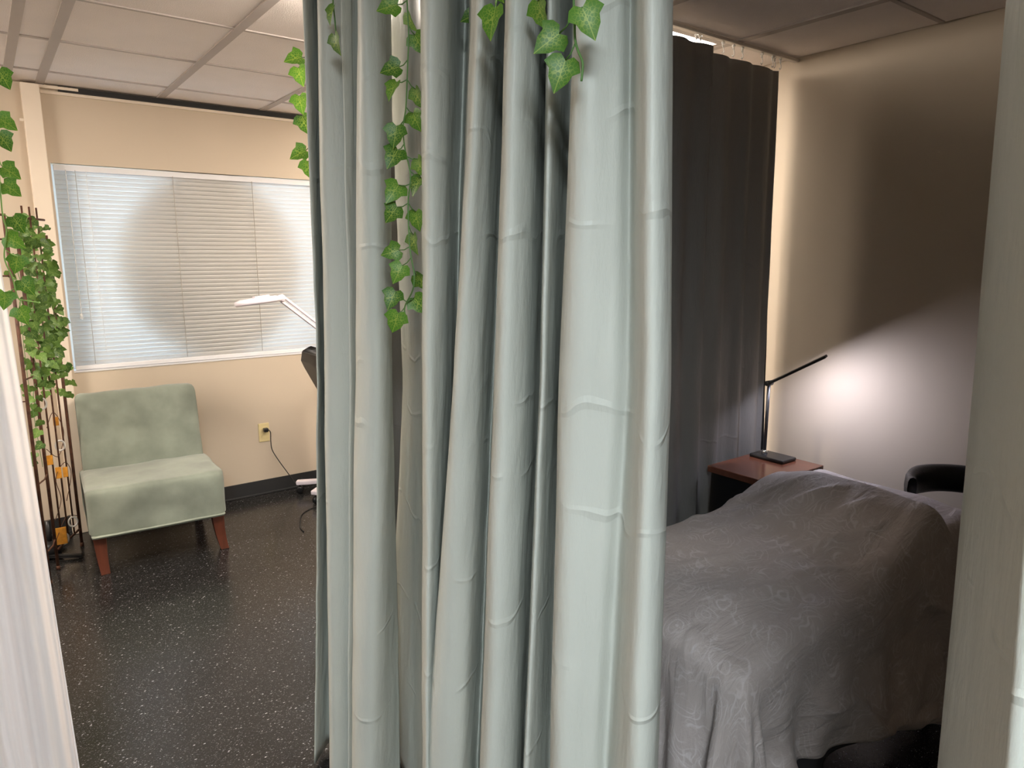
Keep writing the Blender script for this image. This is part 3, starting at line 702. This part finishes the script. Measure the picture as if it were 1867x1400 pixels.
# ================================================================== ivy
def leaf_mesh(size, mat):
    h = [(0, -.30), (-.20, -.44), (-.40, -.34), (-.56, -.06), (-.36, .08), (-.30, .30), (0, .66)]
    pts = [(x * size, y * size) for x, y in h]
    mb = MB(); mid = [(0, -.30), (0, 0), (0, .3), (0, .66)]
    fold = .30
    def P(x, y): return (x, y, abs(x) * fold - (y / size) ** 2 * .22 * size)
    L_ = [P(x, y) for x, y in pts]; Rr = [P(-x, y) for x, y in pts[1:-1]]
    mb.v = L_ + Rr + [P(0, 0), P(0, .3 * size)]
    o, t = 0, 6; c1, c2 = len(L_) + len(Rr), len(L_) + len(Rr) + 1
    l = [1, 2, 3, 4, 5]; r = [7, 8, 9, 10, 11]
    mb.f = [(o, c1, 1), (1, c1, 2), (2, c1, 3), (3, c1, 4), (4, c1, c2), (4, c2, 5), (5, c2, t)]
    mb.f += [(o, 7, c1), (7, 8, c1), (8, 9, c1), (9, 10, c1), (10, c2, c1), (10, 11, c2), (11, t, c2)]
    me = mb.mesh('leaf', True); me.materials.append(M[mat]); return me
LEAF = leaf_mesh(.048, 'leaf'); LEAF_T = leaf_mesh(.043, 'leaf_far')
CAMP = Vector((0, 0, 1.554))
def orient(pos, tipang, yaw=0.0, tilt=0.0):
    """leaf local +z faces the room side the strand faces, tip turned by tipang (0 = down, + = to the right)"""
    n = (CAMP - Vector(pos)); n.z *= .3; n.normalize()
    up = Vector((0, 0, 1)); rt = up.cross(n).normalized(); up = n.cross(rt)
    tip = (-up * math.cos(tipang) + rt * math.sin(tipang)).normalized()
    xax = tip.cross(n).normalized()
    m = Matrix((xax, tip, n)).transposed()
    return m @ Matrix.Rotation(yaw, 3, 'Y') @ Matrix.Rotation(tilt, 3, 'X')
def ivy(name, leaves, stem, label, mesh=LEAF, stemmat='stem', sr=.0016, group=None, petiole=True):
    e = empty(name, (0, 0, 0)); tag(e, label, 'ivy', group)
    sp = catmull(stem, 6)
    ob('stem', MB().tube(sp, sr, 6), stemmat, e, smooth=True)
    for it in leaves:
        pos, ang, yaw, tilt, sc = it
        o = ob('leaf', mesh, None, e)
        m = orient(pos, ang, yaw, tilt).to_4x4(); m.translation = Vector(pos)
        o.matrix_world = m @ Matrix.Scale(sc, 4)
        if petiole:
            b = Vector(pos) + (m.to_3x3() @ Vector((0, -.30 * .048 * sc, 0)))
            q = min(sp, key=lambda p: (Vector(p) - b - Vector((0, 0, .010))).length)
            q = Vector(q)
            mid = (q + b) / 2 + Vector((0, 0, -.003))
            ob('petiole', MB().tube([tuple(q), tuple(mid), tuple(b)], sr * .7, 5), stemmat, e, smooth=True)
    return e
rnd = random.uniform
G_RECESS = [(0.675, 1.281, 2.02), (0.72, 1.287, 2.007), (0.72, 1.259, 1.961), (0.675, 1.279, 1.909), (0.675, 1.279, 1.874), (0.72, 1.265, 1.863), (0.72, 1.277, 1.822), (0.675, 1.276, 1.79), (0.675, 1.283, 1.749), (0.72, 1.262, 1.733), (0.72, 1.272, 1.698), (0.675, 1.286, 1.683), (0.675, 1.295, 1.642), (0.72, 1.28, 1.631), (0.72, 1.293, 1.585), (0.675, 1.3, 1.564), (0.675, 1.277, 1.525), (0.72, 1.267, 1.507), (0.675, 1.308, 1.472), (0.72, 1.282, 1.46), (0.675, 1.295, 1.427)]
RA = [(-1.3, .2), (.6, 1.2), (.5, .3), (-1.35, .3), (-.3, .9), (.3, 1.0), (.5, .5), (-.2, .2), (-.5, .2), (.6, .9), (-.5, .9), (-.6, .1), (-.7, .2), (.1, .6), (.2, 1.0), (-1.3, .1), (-.5, .2), (.9, .9), (-.4, .2), (.7, .2), (-.35, .1)]
G_RECESS_STEM = [(0.695, 1.255, 2.36), (0.695, 1.255, 2.2), (0.695, 1.253, 2.027), (0.695, 1.25, 1.969), (0.695, 1.257, 1.913), (0.695, 1.268, 1.84), (0.695, 1.281, 1.806), (0.695, 1.277, 1.765), (0.695, 1.257, 1.711), (0.695, 1.269, 1.659), (0.695, 1.267, 1.574), (0.695, 1.252, 1.519), (0.695, 1.26, 1.487), (0.695, 1.295, 1.451), (0.695, 1.287, 1.423)]
ivy('ivy_garland', [(p, a, yw, rnd(-.2, .35), rnd(.85, 1.0)) for p, (a, yw) in zip(G_RECESS, RA)], G_RECESS_STEM,
    'long ivy strand hanging in the dark fold between two sage curtains', group='ivy strands on the sage curtains')
G_LEFT = [(0.736, 1.94, 2.075), (0.736, 1.92, 2.033), (0.736, 1.925, 1.963), (0.736, 1.905, 1.908), (0.736, 1.943, 1.833), (0.736, 1.885, 1.79)]
ivy('ivy_garland', [(p, a, .4, rnd(-.2, .3), 1.08) for p, a in zip(G_LEFT, (-1.2, .3, .2, .3, -1.1, .1))],
    [(.755, 1.90, 2.36), (.755, 1.905, 2.2), (.755, 1.91, 2.08), (.755, 1.912, 1.97), (.757, 1.905, 1.88), (.758, 1.90, 1.77)],
    'ivy strand peeking out behind the left edge of the sage curtain', group='ivy strands on the sage curtains')
ivy('ivy_garland', [((.648, 1.49, 2.058), -.3, 1.15, 0, .9), ((.648, 1.475, 1.997), .2, 1.0, 0, .9)],
    [(.655, 1.50, 2.36), (.655, 1.50, 2.2), (.655, 1.499, 2.085), (.655, 1.493, 2.041), (.655, 1.49, 1.98)],
    'short ivy strand with narrow leaves near the left of the sage curtain', group='ivy strands on the sage curtains')
ivy('ivy_garland', [((.645, .905, 1.900), -.15, .75, .1, 1.0), ((.80, 1.185, 2.004), -1.2, .3, 0, .9), ((.645, .90, 1.945), .4, .8, 0, .9)],
    [(.66, .93, 2.36), (.655, .915, 2.1), (.655, .905, 1.985), (.652, .902, 1.945), (.650, .905, 1.92)],
    'ivy strand with one dark narrow leaf at the top centre', stemmat='stem_light', group='ivy strands on the sage curtains')
ivy('ivy_garland', [((.640, .697, 1.848), .42, -.1, .1, .92), ((.640, .765, 1.838), -.95, .1, .1, .92), ((.640, .743, 1.795), -.35, .1, .1, .95), ((.69, .85, 1.905), .3, .9, 0, .9)],
    [(.655, .75, 2.36), (.65, .745, 2.1), (.648, .738, 1.94), (.645, .728, 1.885), (.645, .725, 1.85), (.645, .723, 1.828), (.645, .716, 1.812), (.645, .708, 1.797), (.645, .710, 1.776)],
    'nearest ivy strand with three big veined leaves, upper middle', stemmat='stem', group='ivy strands on the sage curtains')
G_SHEER = [(0.078, 1.8, 1.908), (0.072, 1.8, 1.822), (0.066, 1.8, 1.787), (0.069, 1.8, 1.726), (0.067, 1.8, 1.693), (0.072, 1.8, 1.624), (0.062, 1.8, 1.587), (0.063, 1.8, 1.543), (0.073, 1.8, 1.495), (0.035, 1.8, 1.47), (0.061, 1.8, 1.436)]
ivy('ivy_garland', [(p, a, rnd(-.3, .3), rnd(-.2, .3), .82) for p, a in zip(G_SHEER, (.4, 1.0, .5, 1.0, .9, .5, .9, -.2, .6, -.2, .3))],
    [(.05, 1.79, 2.36), (.06, 1.79, 2.15), (0.065, 1.79, 1.925), (0.059, 1.79, 1.811), (0.053, 1.79, 1.736), (0.049, 1.79, 1.64), (0.052, 1.79, 1.607), (0.043, 1.79, 1.552), (0.052, 1.79, 1.513), (0.057, 1.79, 1.471), (0.068, 1.79, 1.464), (0.095, 1.79, 1.458)],
    'bright ivy strand hanging in front of the sheer white curtain', stemmat='stem_light', group='ivy strands at the left edge')

# ================================================================== trellis screen with ivy
ts = empty('trellis_screen', (.13, 3.95, 0)); tag(ts, 'rusty iron folding trellis screen left of the sage chair', 'trellis')
A0, A1, B0, B1 = Vector((-.30, 3.98, 0)), Vector((.109, 3.853, 0)), Vector((.155, 4.02, 0)), Vector((.285, 4.29, 0))
def rod(p, z0, z1, r, name='rod', lean=(0, 0)):
    a = (p[0], p[1], z0); b = (p[0] + lean[0], p[1] + lean[1], z1)
    return ob(name, MB().tube(local(ts, [a, b]), r, 8), 'rust', ts, smooth=True)
for p, h in ((A0, 1.74), (A1, 1.74), (B0, 1.74), (B1, 1.66)):
    rod(p, 0, h, .0075, 'post')
    ob('foot_cap', MB().lathe([(.0095, 0), (.0095, .018), (.006, .022)], 10, tuple(local(ts, [(p.x, p.y, 0)])[0])), 'rust', ts, smooth=True)
for k in range(1, 4):
    p = B0.lerp(B1, k / 4); rod(p, .10, (1.79, 1.79, 1.79)[k - 1], .0042)
for k in range(1, 4):
    p = A0.lerp(A1, k / 4); rod(p, .10, 1.74, .0042)
def rail(p, q, z, r=.0055, arch=0.0):
    pts = [(p.lerp(q, t / 10)).to_tuple()[:2] + (z + arch * math.sin(math.pi * t / 10),) for t in range(11)]
    ob('rail', MB().tube(local(ts, pts), r, 8), 'rust', ts, smooth=True)
rail(A0, A1, 1.735); rail(B0, B1, 1.735, arch=.0); rail(A0, A1, 1.63, .004); rail(A0, A1, 1.47, .004)
rail(A0, A1, .10); rail(B0, B1, .10); rail(A0, A1, .9, .003); rail(A0, A1, .45, .003)
for z in (.16, .5, 1.0, 1.5):
    ob('hinge', MB().tube(local(ts, [(A1.x, A1.y, z), ((A1.x + B0.x) / 2 + .01, (A1.y + B0.y) / 2, z), (B0.x, B0.y, z)]), .004, 6), 'rust', ts)
# wire scrolls with amber glass and shell rings
def wire(pts): ob('wire_scroll', MB().tube(catmull(local(ts, pts), 6), .0018, 5), 'rust', ts, smooth=True)
def bp(s, z, o=0): p = B0.lerp(B1, s); return (p.x - o, p.y, z)
def ap(s, z): p = A0.lerp(A1, s); return (p.x, p.y - .006, z)
wire([bp(.1, .25), bp(.4, .33), bp(.3, .45), bp(.7, .5), bp(.9, .42), bp(.6, .3)])
wire([bp(.1, .62), bp(.5, .55), bp(.8, .66), bp(.5, .78), bp(.2, .72)])
wire([bp(.05, .15), bp(.5, .22), bp(.95, .18)])
for s, z, w, h in ((.15, .56, .03, .05), (.42, .47, .026, .06), (.68, .45, .022, .055), (.2, .155, .06, .09), (.55, .73, .024, .045)):
    c = local(ts, [bp(s, z)])[0]
    ob('amber_pane', MB().box(c[0] - w / 2, c[0] + w / 2, c[1] - .006, c[1] - .002, c[2] - h / 2, c[2] + h / 2), 'orange', ts, bevel=.002)
c = local(ts, [ap(.72, 1.55)])[0]
ob('amber_pane', MB().box(c[0] - .05, c[0] + .05, c[1] - .004, c[1] + .004, c[2] - .035, c[2] + .03), 'orange', ts, bevel=.002)
for s, z, r in ((.6, .60, .020), (.3, .13, .024), (.75, .17, .020), (.1, .85, .022)):
    p = B0.lerp(B1, s); c = local(ts, [(p.x, p.y, z)])[0]
    ob('shell_ring', MB().tube([(c[0] + r * math.cos(t), c[1] - .006, c[2] + 1.3 * r * math.sin(t)) for t in [2 * math.pi * k / 20 for k in range(20)]], .005, 6, True), 'pearl', ts, smooth=True)
# dark stand base behind the screen
st = empty('floor_stand', (.14, 4.22, 0)); tag(st, 'low black metal stand base behind the trellis', 'stand')
ob('foot', MB().bar((-.16, .03, .035), (.13, -.11, .012), .022, .02), 'black_plastic', st, bevel=.004)
ob('foot', MB().bar((-.10, -.14, .012), (.07, .16, .035), .022, .02), 'black_plastic', st, bevel=.004)
ob('post', MB().tube([(0, 0, .03), (0, 0, .20)], .012, 10), 'black_plastic', st, smooth=True)
ob('weight', MB().lathe([(.05, .02), (.055, .03), (.055, .075), (.02, .09)], 18), 'black_plastic', st, smooth=True)
# ivy on the trellis: five vines
vines = [(.03, 0, 1.70, .82), (.30, 1, 1.72, .98), (.55, 2, 1.70, .90), (.80, 3, 1.70, .92), (1.0, 4, 1.68, .80)]
names = ['ivy vine wound on the trellis post nearest the sheer curtain', 'ivy vine on the trellis, second from its hinged post', 'ivy vine down the middle of the trellis panel',
         'ivy vine on the trellis, next to its window-side post', 'ivy vine on the window-side trellis post beside the blinds']
for s0, i, zt, zb in vines:
    stem = []; z = zt; k = 0
    leaves = []
    while z > zb:
        s = s0 + .10 * math.sin(k * .9 + i); p = B0.lerp(B1, s); off = .012 + .012 * math.cos(k * 1.3)
        q = (p.x - off * .3, p.y - off, z); stem.append(q)
        dens = 3 if .95 < z < 1.5 else 2
        if i == 0: dens = 2 if z < 1.35 else 1
        for d in range(dens):
            pos = (q[0] + rnd(-.030, .034), q[1] + rnd(-.05, .02), z + rnd(-.026, .026))
            leaves.append((pos, rnd(-1.4, 1.4), rnd(-.7, .7), rnd(-.4, .5), rnd(.8, 1.25)))
        z -= .042; k += 1
    ivy('trellis_ivy', leaves, stem, names[i], LEAF_T, 'stem', .0016, 'ivy vines on the trellis', petiole=False)
# a few low leaves on the front post
lv = [((A1.x + .02 + rnd(-.02, .03), A1.y + .06 + rnd(-.05, .05), z), rnd(-1, 1), rnd(-.6, .6), rnd(-.3, .4), rnd(.8, 1.15)) for z in (1.30, 1.22, 1.16, 1.08, 1.0, .95, .9, .82, .78, .74, .68, .62, .58)]
ivy('trellis_ivy', lv, [(A1.x + .02, A1.y + .05, 1.35), (A1.x + .015, A1.y + .06, 1.0), (A1.x + .03, A1.y + .05, .57)], 'sparse ivy trail at the foot of the vines on the front trellis post', LEAF_T, 'stem', .0014, 'ivy vines on the trellis', petiole=False)

# ================================================================== magnifier floor lamp
ml = empty('magnifier_lamp', (1.73, 4.30, 0)); tag(ml, 'white rolling magnifier lamp with a jointed arm in front of the blinds', 'lamp')
for k in range(5):
    a = R(146 + 72 * k); d = (math.cos(a), math.sin(a))
    mb = MB().bar((d[0] * .03, d[1] * .03, .085), (d[0] * .235, d[1] * .235, .075), .045, .028)
    lg = ob('base_arm', mb, 'white_plastic', ml, bevel=.006)
    ca = ob('caster', MB().lathe([(.012, -.013), (.024, -.011), (.024, .011), (.012, .013)], 14), 'black_plastic', lg, smooth=True, loc=(d[0] * .215, d[1] * .215, .026))
    ca.rotation_euler = (R(90), 0, a)
    ob('caster_stem', MB().tube([(d[0] * .215, d[1] * .215, .03), (d[0] * .215, d[1] * .215, .07)], .007, 8), 'black_plastic', lg)
ob('hub', MB().lathe([(.05, .07), (.052, .10), (.03, .115), (.018, .13)], 20), 'white_plastic', ml, smooth=True)
ob('pole', MB().tube([(0, 0, .11), (0, 0, .86)], .013, 12), 'white_plastic', ml, smooth=True)
ELB = Vector((1.46, 3.68, 1.165)) - Vector(ml.location); TOPJ = Vector((1.222, 3.60, 1.345)) - Vector(ml.location)
def arm(a, b):
    o = MB(); off = Vector((0, 0, .016))
    o.bar(a + off, b + off, .014, .013); o.bar(a - off, b - off, .014, .013)
    return ob('arm', o, 'white_plastic', ml, bevel=.002)
arm(Vector((0, 0, .86)), ELB); arm(ELB, TOPJ)
def knob(p, r=.020, w=.03):
    o = ob('joint', MB().lathe([(r * .8, -w / 2), (r, -w / 2 + .004), (r, w / 2 - .004), (r * .8, w / 2)], 16), 'white_plastic', ml, smooth=True, loc=tuple(p)); o.rotation_euler = (R(90), 0, R(20)); return o
knob(Vector((0, 0, .87)), .022); knob(ELB, .024, .04); knob(TOPJ, .018)
ob('elbow_screw', MB().lathe([(.006, 0), (.010, .004), (.010, .014), (.006, .016)], 10), 'chrome', ml, loc=tuple(ELB + Vector((-.008, -.01, .022))))
hd = ob('lamp_head', MB().lathe([(.070, -.014), (.108, -.014), (.116, -.006), (.112, .010), (.085, .018), (.062, .018), (.060, .0)], 40), 'white_plastic', ml, smooth=True,
        loc=tuple(Vector((1.105, 3.60, 1.333)) - Vector(ml.location)))
hd.rotation_euler = (R(-5), R(-6), 0)
ob('lens', MB().lathe([(.068, -.006), (.068, -.002), (.03, .004), (.004, .006)], 32), 'glass', hd, smooth=True)
ob('handle', MB().box(-.02, .055, -.025, .025, .016, .026), 'white_plastic', hd, bevel=.004)
ob('head_fork', MB().bar(Vector((1.19, 3.60, 1.345)) - Vector(ml.location), TOPJ, .022, .018), 'white_plastic', ml, bevel=.003)

# ================================================================== black treatment chair (mostly behind the sage curtain)
bc = empty('treatment_chair', (1.95, 3.55, 0)); tag(bc, 'black padded treatment chair mostly hidden behind the sage curtain', 'chair')
def slab(name, a, b, w, th, mat='vinyl', par=bc):
    a = Vector(a); b = Vector(b); d = (b - a); n = Vector((-d.z, 0, d.x)).normalized()
    rows = []
    for k in range(13):
        t = k / 12; p = a + d * t
        e = min(t, 1 - t) * d.length; tt = th * (.55 + .45 * min(1, e / .05)); ww = w / 2 * (.86 + .14 * min(1, e / .06))
        sec = [(-ww, -tt * .3), (-ww * .96, -tt * .5), (ww * .96, -tt * .5), (ww, -tt * .3), (ww, tt * .3), (ww * .94, tt * .5), (-ww * .94, tt * .5), (-ww, tt * .3), (-ww, -tt * .3)]
        rows.append([tuple(p + Vector((0, y_, 0)) + n * h) for y_, h in sec])
    mb = MB().grid(rows); m = len(mb.v)
    mb.f.append(tuple(range(8))); mb.f.append(tuple(m - 9 + i for i in reversed(range(8))))
    return ob(name, mb, mat, par, smooth=True)
slab('seat', (-.30, 0, .52), (.28, 0, .52), .54, .12)
slab('backrest', (-.29, .02, .55), (-.545, .02, 1.05), .50, .11)
slab('leg_rest', (.28, 0, .50), (.62, 0, .36), .50, .09)
ob('column', MB().lathe([(.05, .02), (.05, .30), (.07, .46)], 20), 'grey_metal', bc, smooth=True)
ob('base_plate', MB().lathe([(.27, 0), (.27, .012), (.10, .03), (.05, .035)], 32), 'grey_metal', bc, smooth=True)
for sy in (-1, 1):
    ob('armrest', MB().box(-.25, .15, sy * .30 - .035, sy * .30 + .035, .70, .75), 'vinyl', bc, bevel=.012)
    ob('arm_post', MB().box(-.08, -.04, sy * .30 - .015, sy * .30 + .015, .50, .70), 'grey_metal', bc)

# ================================================================== nightstand and desk lamp
ns = empty('nightstand', (2.675, 1.705, 0)); tag(ns, 'black nightstand with glossy brown wooden top in the corner', 'nightstand')
ob('top', MB().box(-.205, .205, -.158, .150, .622, .650), 'table_wood', ns, bevel=.003)
ob('body', MB().box(-.190, .190, -.140, .140, .05, .622), 'black_wood', ns, bevel=.003)
for z0, z1 in ((.36, .60), (.09, .33)):
    dr = ob('drawer', MB().box(-.175, .175, -.150, -.140, z0, z1), 'black_wood', ns, bevel=.002)
    ob('knob', MB().lathe([(.006, 0), (.006, .012), (.012, .016), (.010, .026)], 12), 'grey_metal', dr, smooth=True, loc=(0, -.15, (z0 + z1) / 2)).rotation_euler = (R(90), 0, 0)
for sx in (-1, 1):
    for sy in (-1, 1): ob('leg', MB().box(sx * .17 - .018, sx * .17 + .018, sy * .12 - .018, sy * .12 + .018, 0, .05), 'black_wood', ns)
LB = Vector((2.795, 1.745, .650))
dl = empty('desk_lamp', tuple(LB)); tag(dl, 'slim black led desk lamp with angled arm on the nightstand', 'lamp')
bs = ob('base', MB().box(-.055, .055, -.085, .085, 0, .016), 'black_plastic', dl, bevel=.005); 
PT = Vector((-.012, .035, .345))
ob('pole', MB().tube([(-.012, .035, .014), tuple(PT)], .0075, 12), 'grey_metal', dl, smooth=True)
ob('pole_foot', MB().lathe([(.014, .014), (.014, .03), (.009, .036)], 14, (-.012, .035, 0)), 'chrome', dl, smooth=True)
jt = ob('joint', MB().lathe([(.010, -.02), (.012, -.018), (.012, .018), (.010, .02)], 14), 'black_plastic', dl, smooth=True, loc=tuple(PT)); jt.rotation_euler = (R(90), 0, R(90))
TIP = PT + Vector((.035, -.238, .146))
d = (TIP - PT).normalized(); nrm = Vector((0, 0, 1)) - d * d.z; nrm.normalize()
if nrm.z < 0: nrm = -nrm
nrm = Matrix.Rotation(R(11), 3, d) @ nrm   # head rolled a little towards the wall
ob('arm', MB().bar(PT - d * .012, TIP, .030, .011, tuple(nrm)), 'black_plastic', dl, bevel=.002)
a0 = PT + d * .06 - nrm * .0051; a1 = TIP - d * .012 - nrm * .0051
ob('led_strip', MB().bar(a0, a1, .018, .0012, tuple(nrm)), 'led', dl)

# ================================================================== massage table with sheet
mt = empty('massage_table', (1.98, 1.16, 0)); tag(mt, 'padded massage table under a grey paisley sheet', 'massage table')
BX0, BX1, BY0, BY1 = 1.355, 2.61, .905, 1.405
ob('mattress', MB().box(BX0 - 1.98 + .02, BX1 - 1.98 - .02, BY0 - 1.16 + .02, BY1 - 1.16 - .02, .50, .575), 'vinyl', mt, bevel=.02)
ob('frame', MB().box(BX0 - 1.98 + .03, BX1 - 1.98 - .03, BY0 - 1.16 + .03, BY1 - 1.16 - .03, .42, .50), 'black_wood', mt, bevel=.005)
for sx in (-.60, .60):
    for sy in (-.23, .23): ob('leg', MB().box(sx - .02, sx + .02, sy - .02, sy + .02, 0, .47), 'black_wood', mt)
for sy in (-.23, .23): ob('stretcher', MB().box(-.58, .58, sy - .012, sy + .012, .16, .20), 'black_wood', mt)
def sm_(t): t = max(0, min(1, t)); return t * t * (3 - 2 * t)
def top_z(x, y):
    z = .668 + .012 * sm_((x - 1.5) / .5)
    xr = 2.285 + .05 * sm_((y - 1.2) / .25)
    up = sm_((x - (xr - .42)) / .42) if x < xr else 1 - sm_((x - xr) / .16)
    z += (.128 - .06 * sm_((y - 1.22) / .25)) * (up ** 1.15) + .03 * (x > xr) * sm_((x - xr) / .16)
    z += .018 * sm_((y - 1.2) / .2) * sm_((2.1 - x) / .5)
    # tension creases sweeping from the foot corner up to the ridge
    for (f, ph, amp) in ((30, 0.0, .011), (19, 1.7, .012)):
        a_ = f * (y - .8) + 9 * (x - 1.45) ** 2 - ph + 1.6 * mn.noise(Vector((x * 2.5, y * 4, ph)))
        m_ = sm_((mn.noise(Vector((x * 1.8, y * 5, 6 + ph))) + .35) / .5)
        z += amp * m_ * max(0, 1 - abs(math.sin(a_)) * 1.7) ** 1.5 * sm_((2.30 - x) / .15) * sm_((x - 1.42) / .3)
    z += .008 * mn.noise(Vector((x * 6, y * 6, 3)))
    z -= .035 * sm_((1.06 - y) / .16) * (1 - .5 * sm_((x - 2.1) / .2)) + .03 * sm_((1.5 - x) / .16)
    return z
def sheet_mesh(hang_foot, hang_near, hang_far, hang_head, inset, name):
    NXs, NYs = 170, 140
    uvs = []; rows = []
    rho = .065
    for i in range(NXs + 1):
        row = []
        for j in range(NYs + 1):
            px = BX0 - hang_foot + (BX1 + hang_head - BX0 + hang_foot) * i / NXs
            hn = hang_near(max(0, min(1, (px - BX0) / (BX1 - BX0))))
            hn += 1.1 * (top_z(max(BX0, min(BX1, px)), BY0) - .63)
            py = BY0 - hn + (BY1 + hang_far - BY0 + hn) * j / NYs
            cxp = max(BX0, min(BX1, px)); cyp = max(BY0, min(BY1, py))
            dx, dy = px - cxp, py - cyp
            z = top_z(cxp, cyp) - inset; x, y = px, py
            l = math.hypot(dx, dy)
            if l > 0:
                ux, uy = dx / l, dy / l
                corner = bool(dx and dy)
                r = l if not corner else max(abs(dx), abs(dy)) + .35 * min(abs(dx), abs(dy))
                q = cxp if abs(uy) > abs(ux) else cyp
                if r < rho * 1.3: out, drop = rho * math.sin(r / rho), rho * (1 - math.cos(r / rho))
                else:
                    e = r - rho * 1.3
                    out, drop = rho * .964 + .10 * e, rho * .733 + .985 * e
                low = sm_((r - .06) / .32)
                if corner:
                    th = math.atan2(uy, ux)
                    out += low * (.055 * (.5 + .5 * math.sin(th * 8.5 + 1.0)) + .02 * mn.noise(Vector((th * 4, r * 3, 1))))
                elif abs(uy) > abs(ux):
                    k_ = math.exp(-((q - BX0) / .25) ** 2)
                    out += low * ((.006 + .020 * k_) * math.sin(q * 26 + r * 6 + 2 * mn.noise(Vector((q * 4, r * 3, 2)))) + .020 * mn.noise(Vector((q * 3.2 + r * 2, r * 3.0, 5))) + .016 * math.sin(q * 11 - r * 17 + 2.2 * mn.noise(Vector((q * 3, r * 4, 11)))) + .022 * max(0, 1 - abs(math.sin(q * 7 - r * 9 + 1.5 * mn.noise(Vector((q * 4, r * 4, 21))))) * 2.2) ** 1.4)
                else:
                    out += low * (.024 * math.sin(q * 40 + 2.5 * mn.noise(Vector((q * 5, r * 2, 7)))) + .012 * mn.noise(Vector((q * 8, r * 3, 4))))
                out -= inset
                x = cxp + ux * out; y = cyp + uy * out; z = max(z - drop, .03)
            row.append((x - 1.98, y - 1.16, z)); uvs.append((px, py))
        rows.append(row)
    me = MB().grid(rows).mesh(name, True)
    ul = me.uv_layers.new(name='uv')
    for lp in me.loops: ul.data[lp.index].uv = uvs[lp.vertex_index]
    return me
she = ob('paisley_sheet', sheet_mesh(.56, lambda t: .335 + .30 * t, .40, .10, 0.0, 'paisley_sheet'), 'sheet', None, solid=.003, loc=(1.98, 1.16, 0))
tag(she, 'grey paisley sheet draped over the massage table', 'sheet')
und = ob('under_blanket', sheet_mesh(.50, lambda t: .425 + .05 * t, .36, .08, .012, 'under_blanket'), 'under', None, solid=.003, loc=(1.98, 1.16, 0))
tag(und, 'dark blanket showing just below the hem of the paisley sheet', 'blanket')

# ================================================================== black stool with curved back rest
so = empty('stool', (2.845, .965, 0)); tag(so, 'black leather stool with curved wraparound backrest beside the right wall', 'stool')
for k in range(5):
    a = R(20 + 72 * k)
    lg = ob('base_arm', MB().bar((math.cos(a) * .02, math.sin(a) * .02, .085), (math.cos(a) * .19, math.sin(a) * .19, .07), .03, .022), 'grey_metal', so, bevel=.004)
    ca = ob('caster', MB().lathe([(.012, -.012), (.025, -.010), (.025, .010), (.012, .012)], 14), 'black_plastic', lg, smooth=True, loc=(math.cos(a) * .18, math.sin(a) * .18, .026)); ca.rotation_euler = (R(90), 0, a)
ob('column', MB().lathe([(.028, .08), (.028, .28), (.016, .29), (.016, .42)], 16), 'chrome', so, smooth=True)
ob('seat', MB().lathe([(.10, .42), (.17, .425), (.185, .45), (.175, .485), (.10, .495)], 28), 'leather', so, smooth=True)
rows = []
for k in range(33):
    a = R(-128 + 256 * k / 32); e = min(k, 32 - k) / 6
    sc = min(1, .55 + .45 * e); th = .030 * sc; hh = .056 * min(1, .8 + .2 * e)
    zc = .690
    cxy = (math.cos(a), math.sin(a)); Rr = .190
    row = []
    for t in range(13):
        q = 2 * math.pi * t / 12
        cr_ = math.copysign(abs(math.cos(q)) ** .7, math.cos(q)); sr_ = math.copysign(abs(math.sin(q)) ** .7, math.sin(q))
        row.append((cxy[0] * (Rr + th * cr_), cxy[1] * (Rr + th * cr_), zc + hh * sr_))
    rows.append(row)
mb = MB().grid(rows); m = len(mb.v); mb.f.append(tuple(range(12))); mb.f.append(tuple(m - 13 + i for i in reversed(range(12))))
ob('backrest', mb, 'leather', so, smooth=True)
ob('back_bracket', MB().tube([(.02, 0, .41), (.14, 0, .40), (.195, 0, .46), (.20, 0, .66)], .010, 8), 'grey_metal', so, smooth=True)
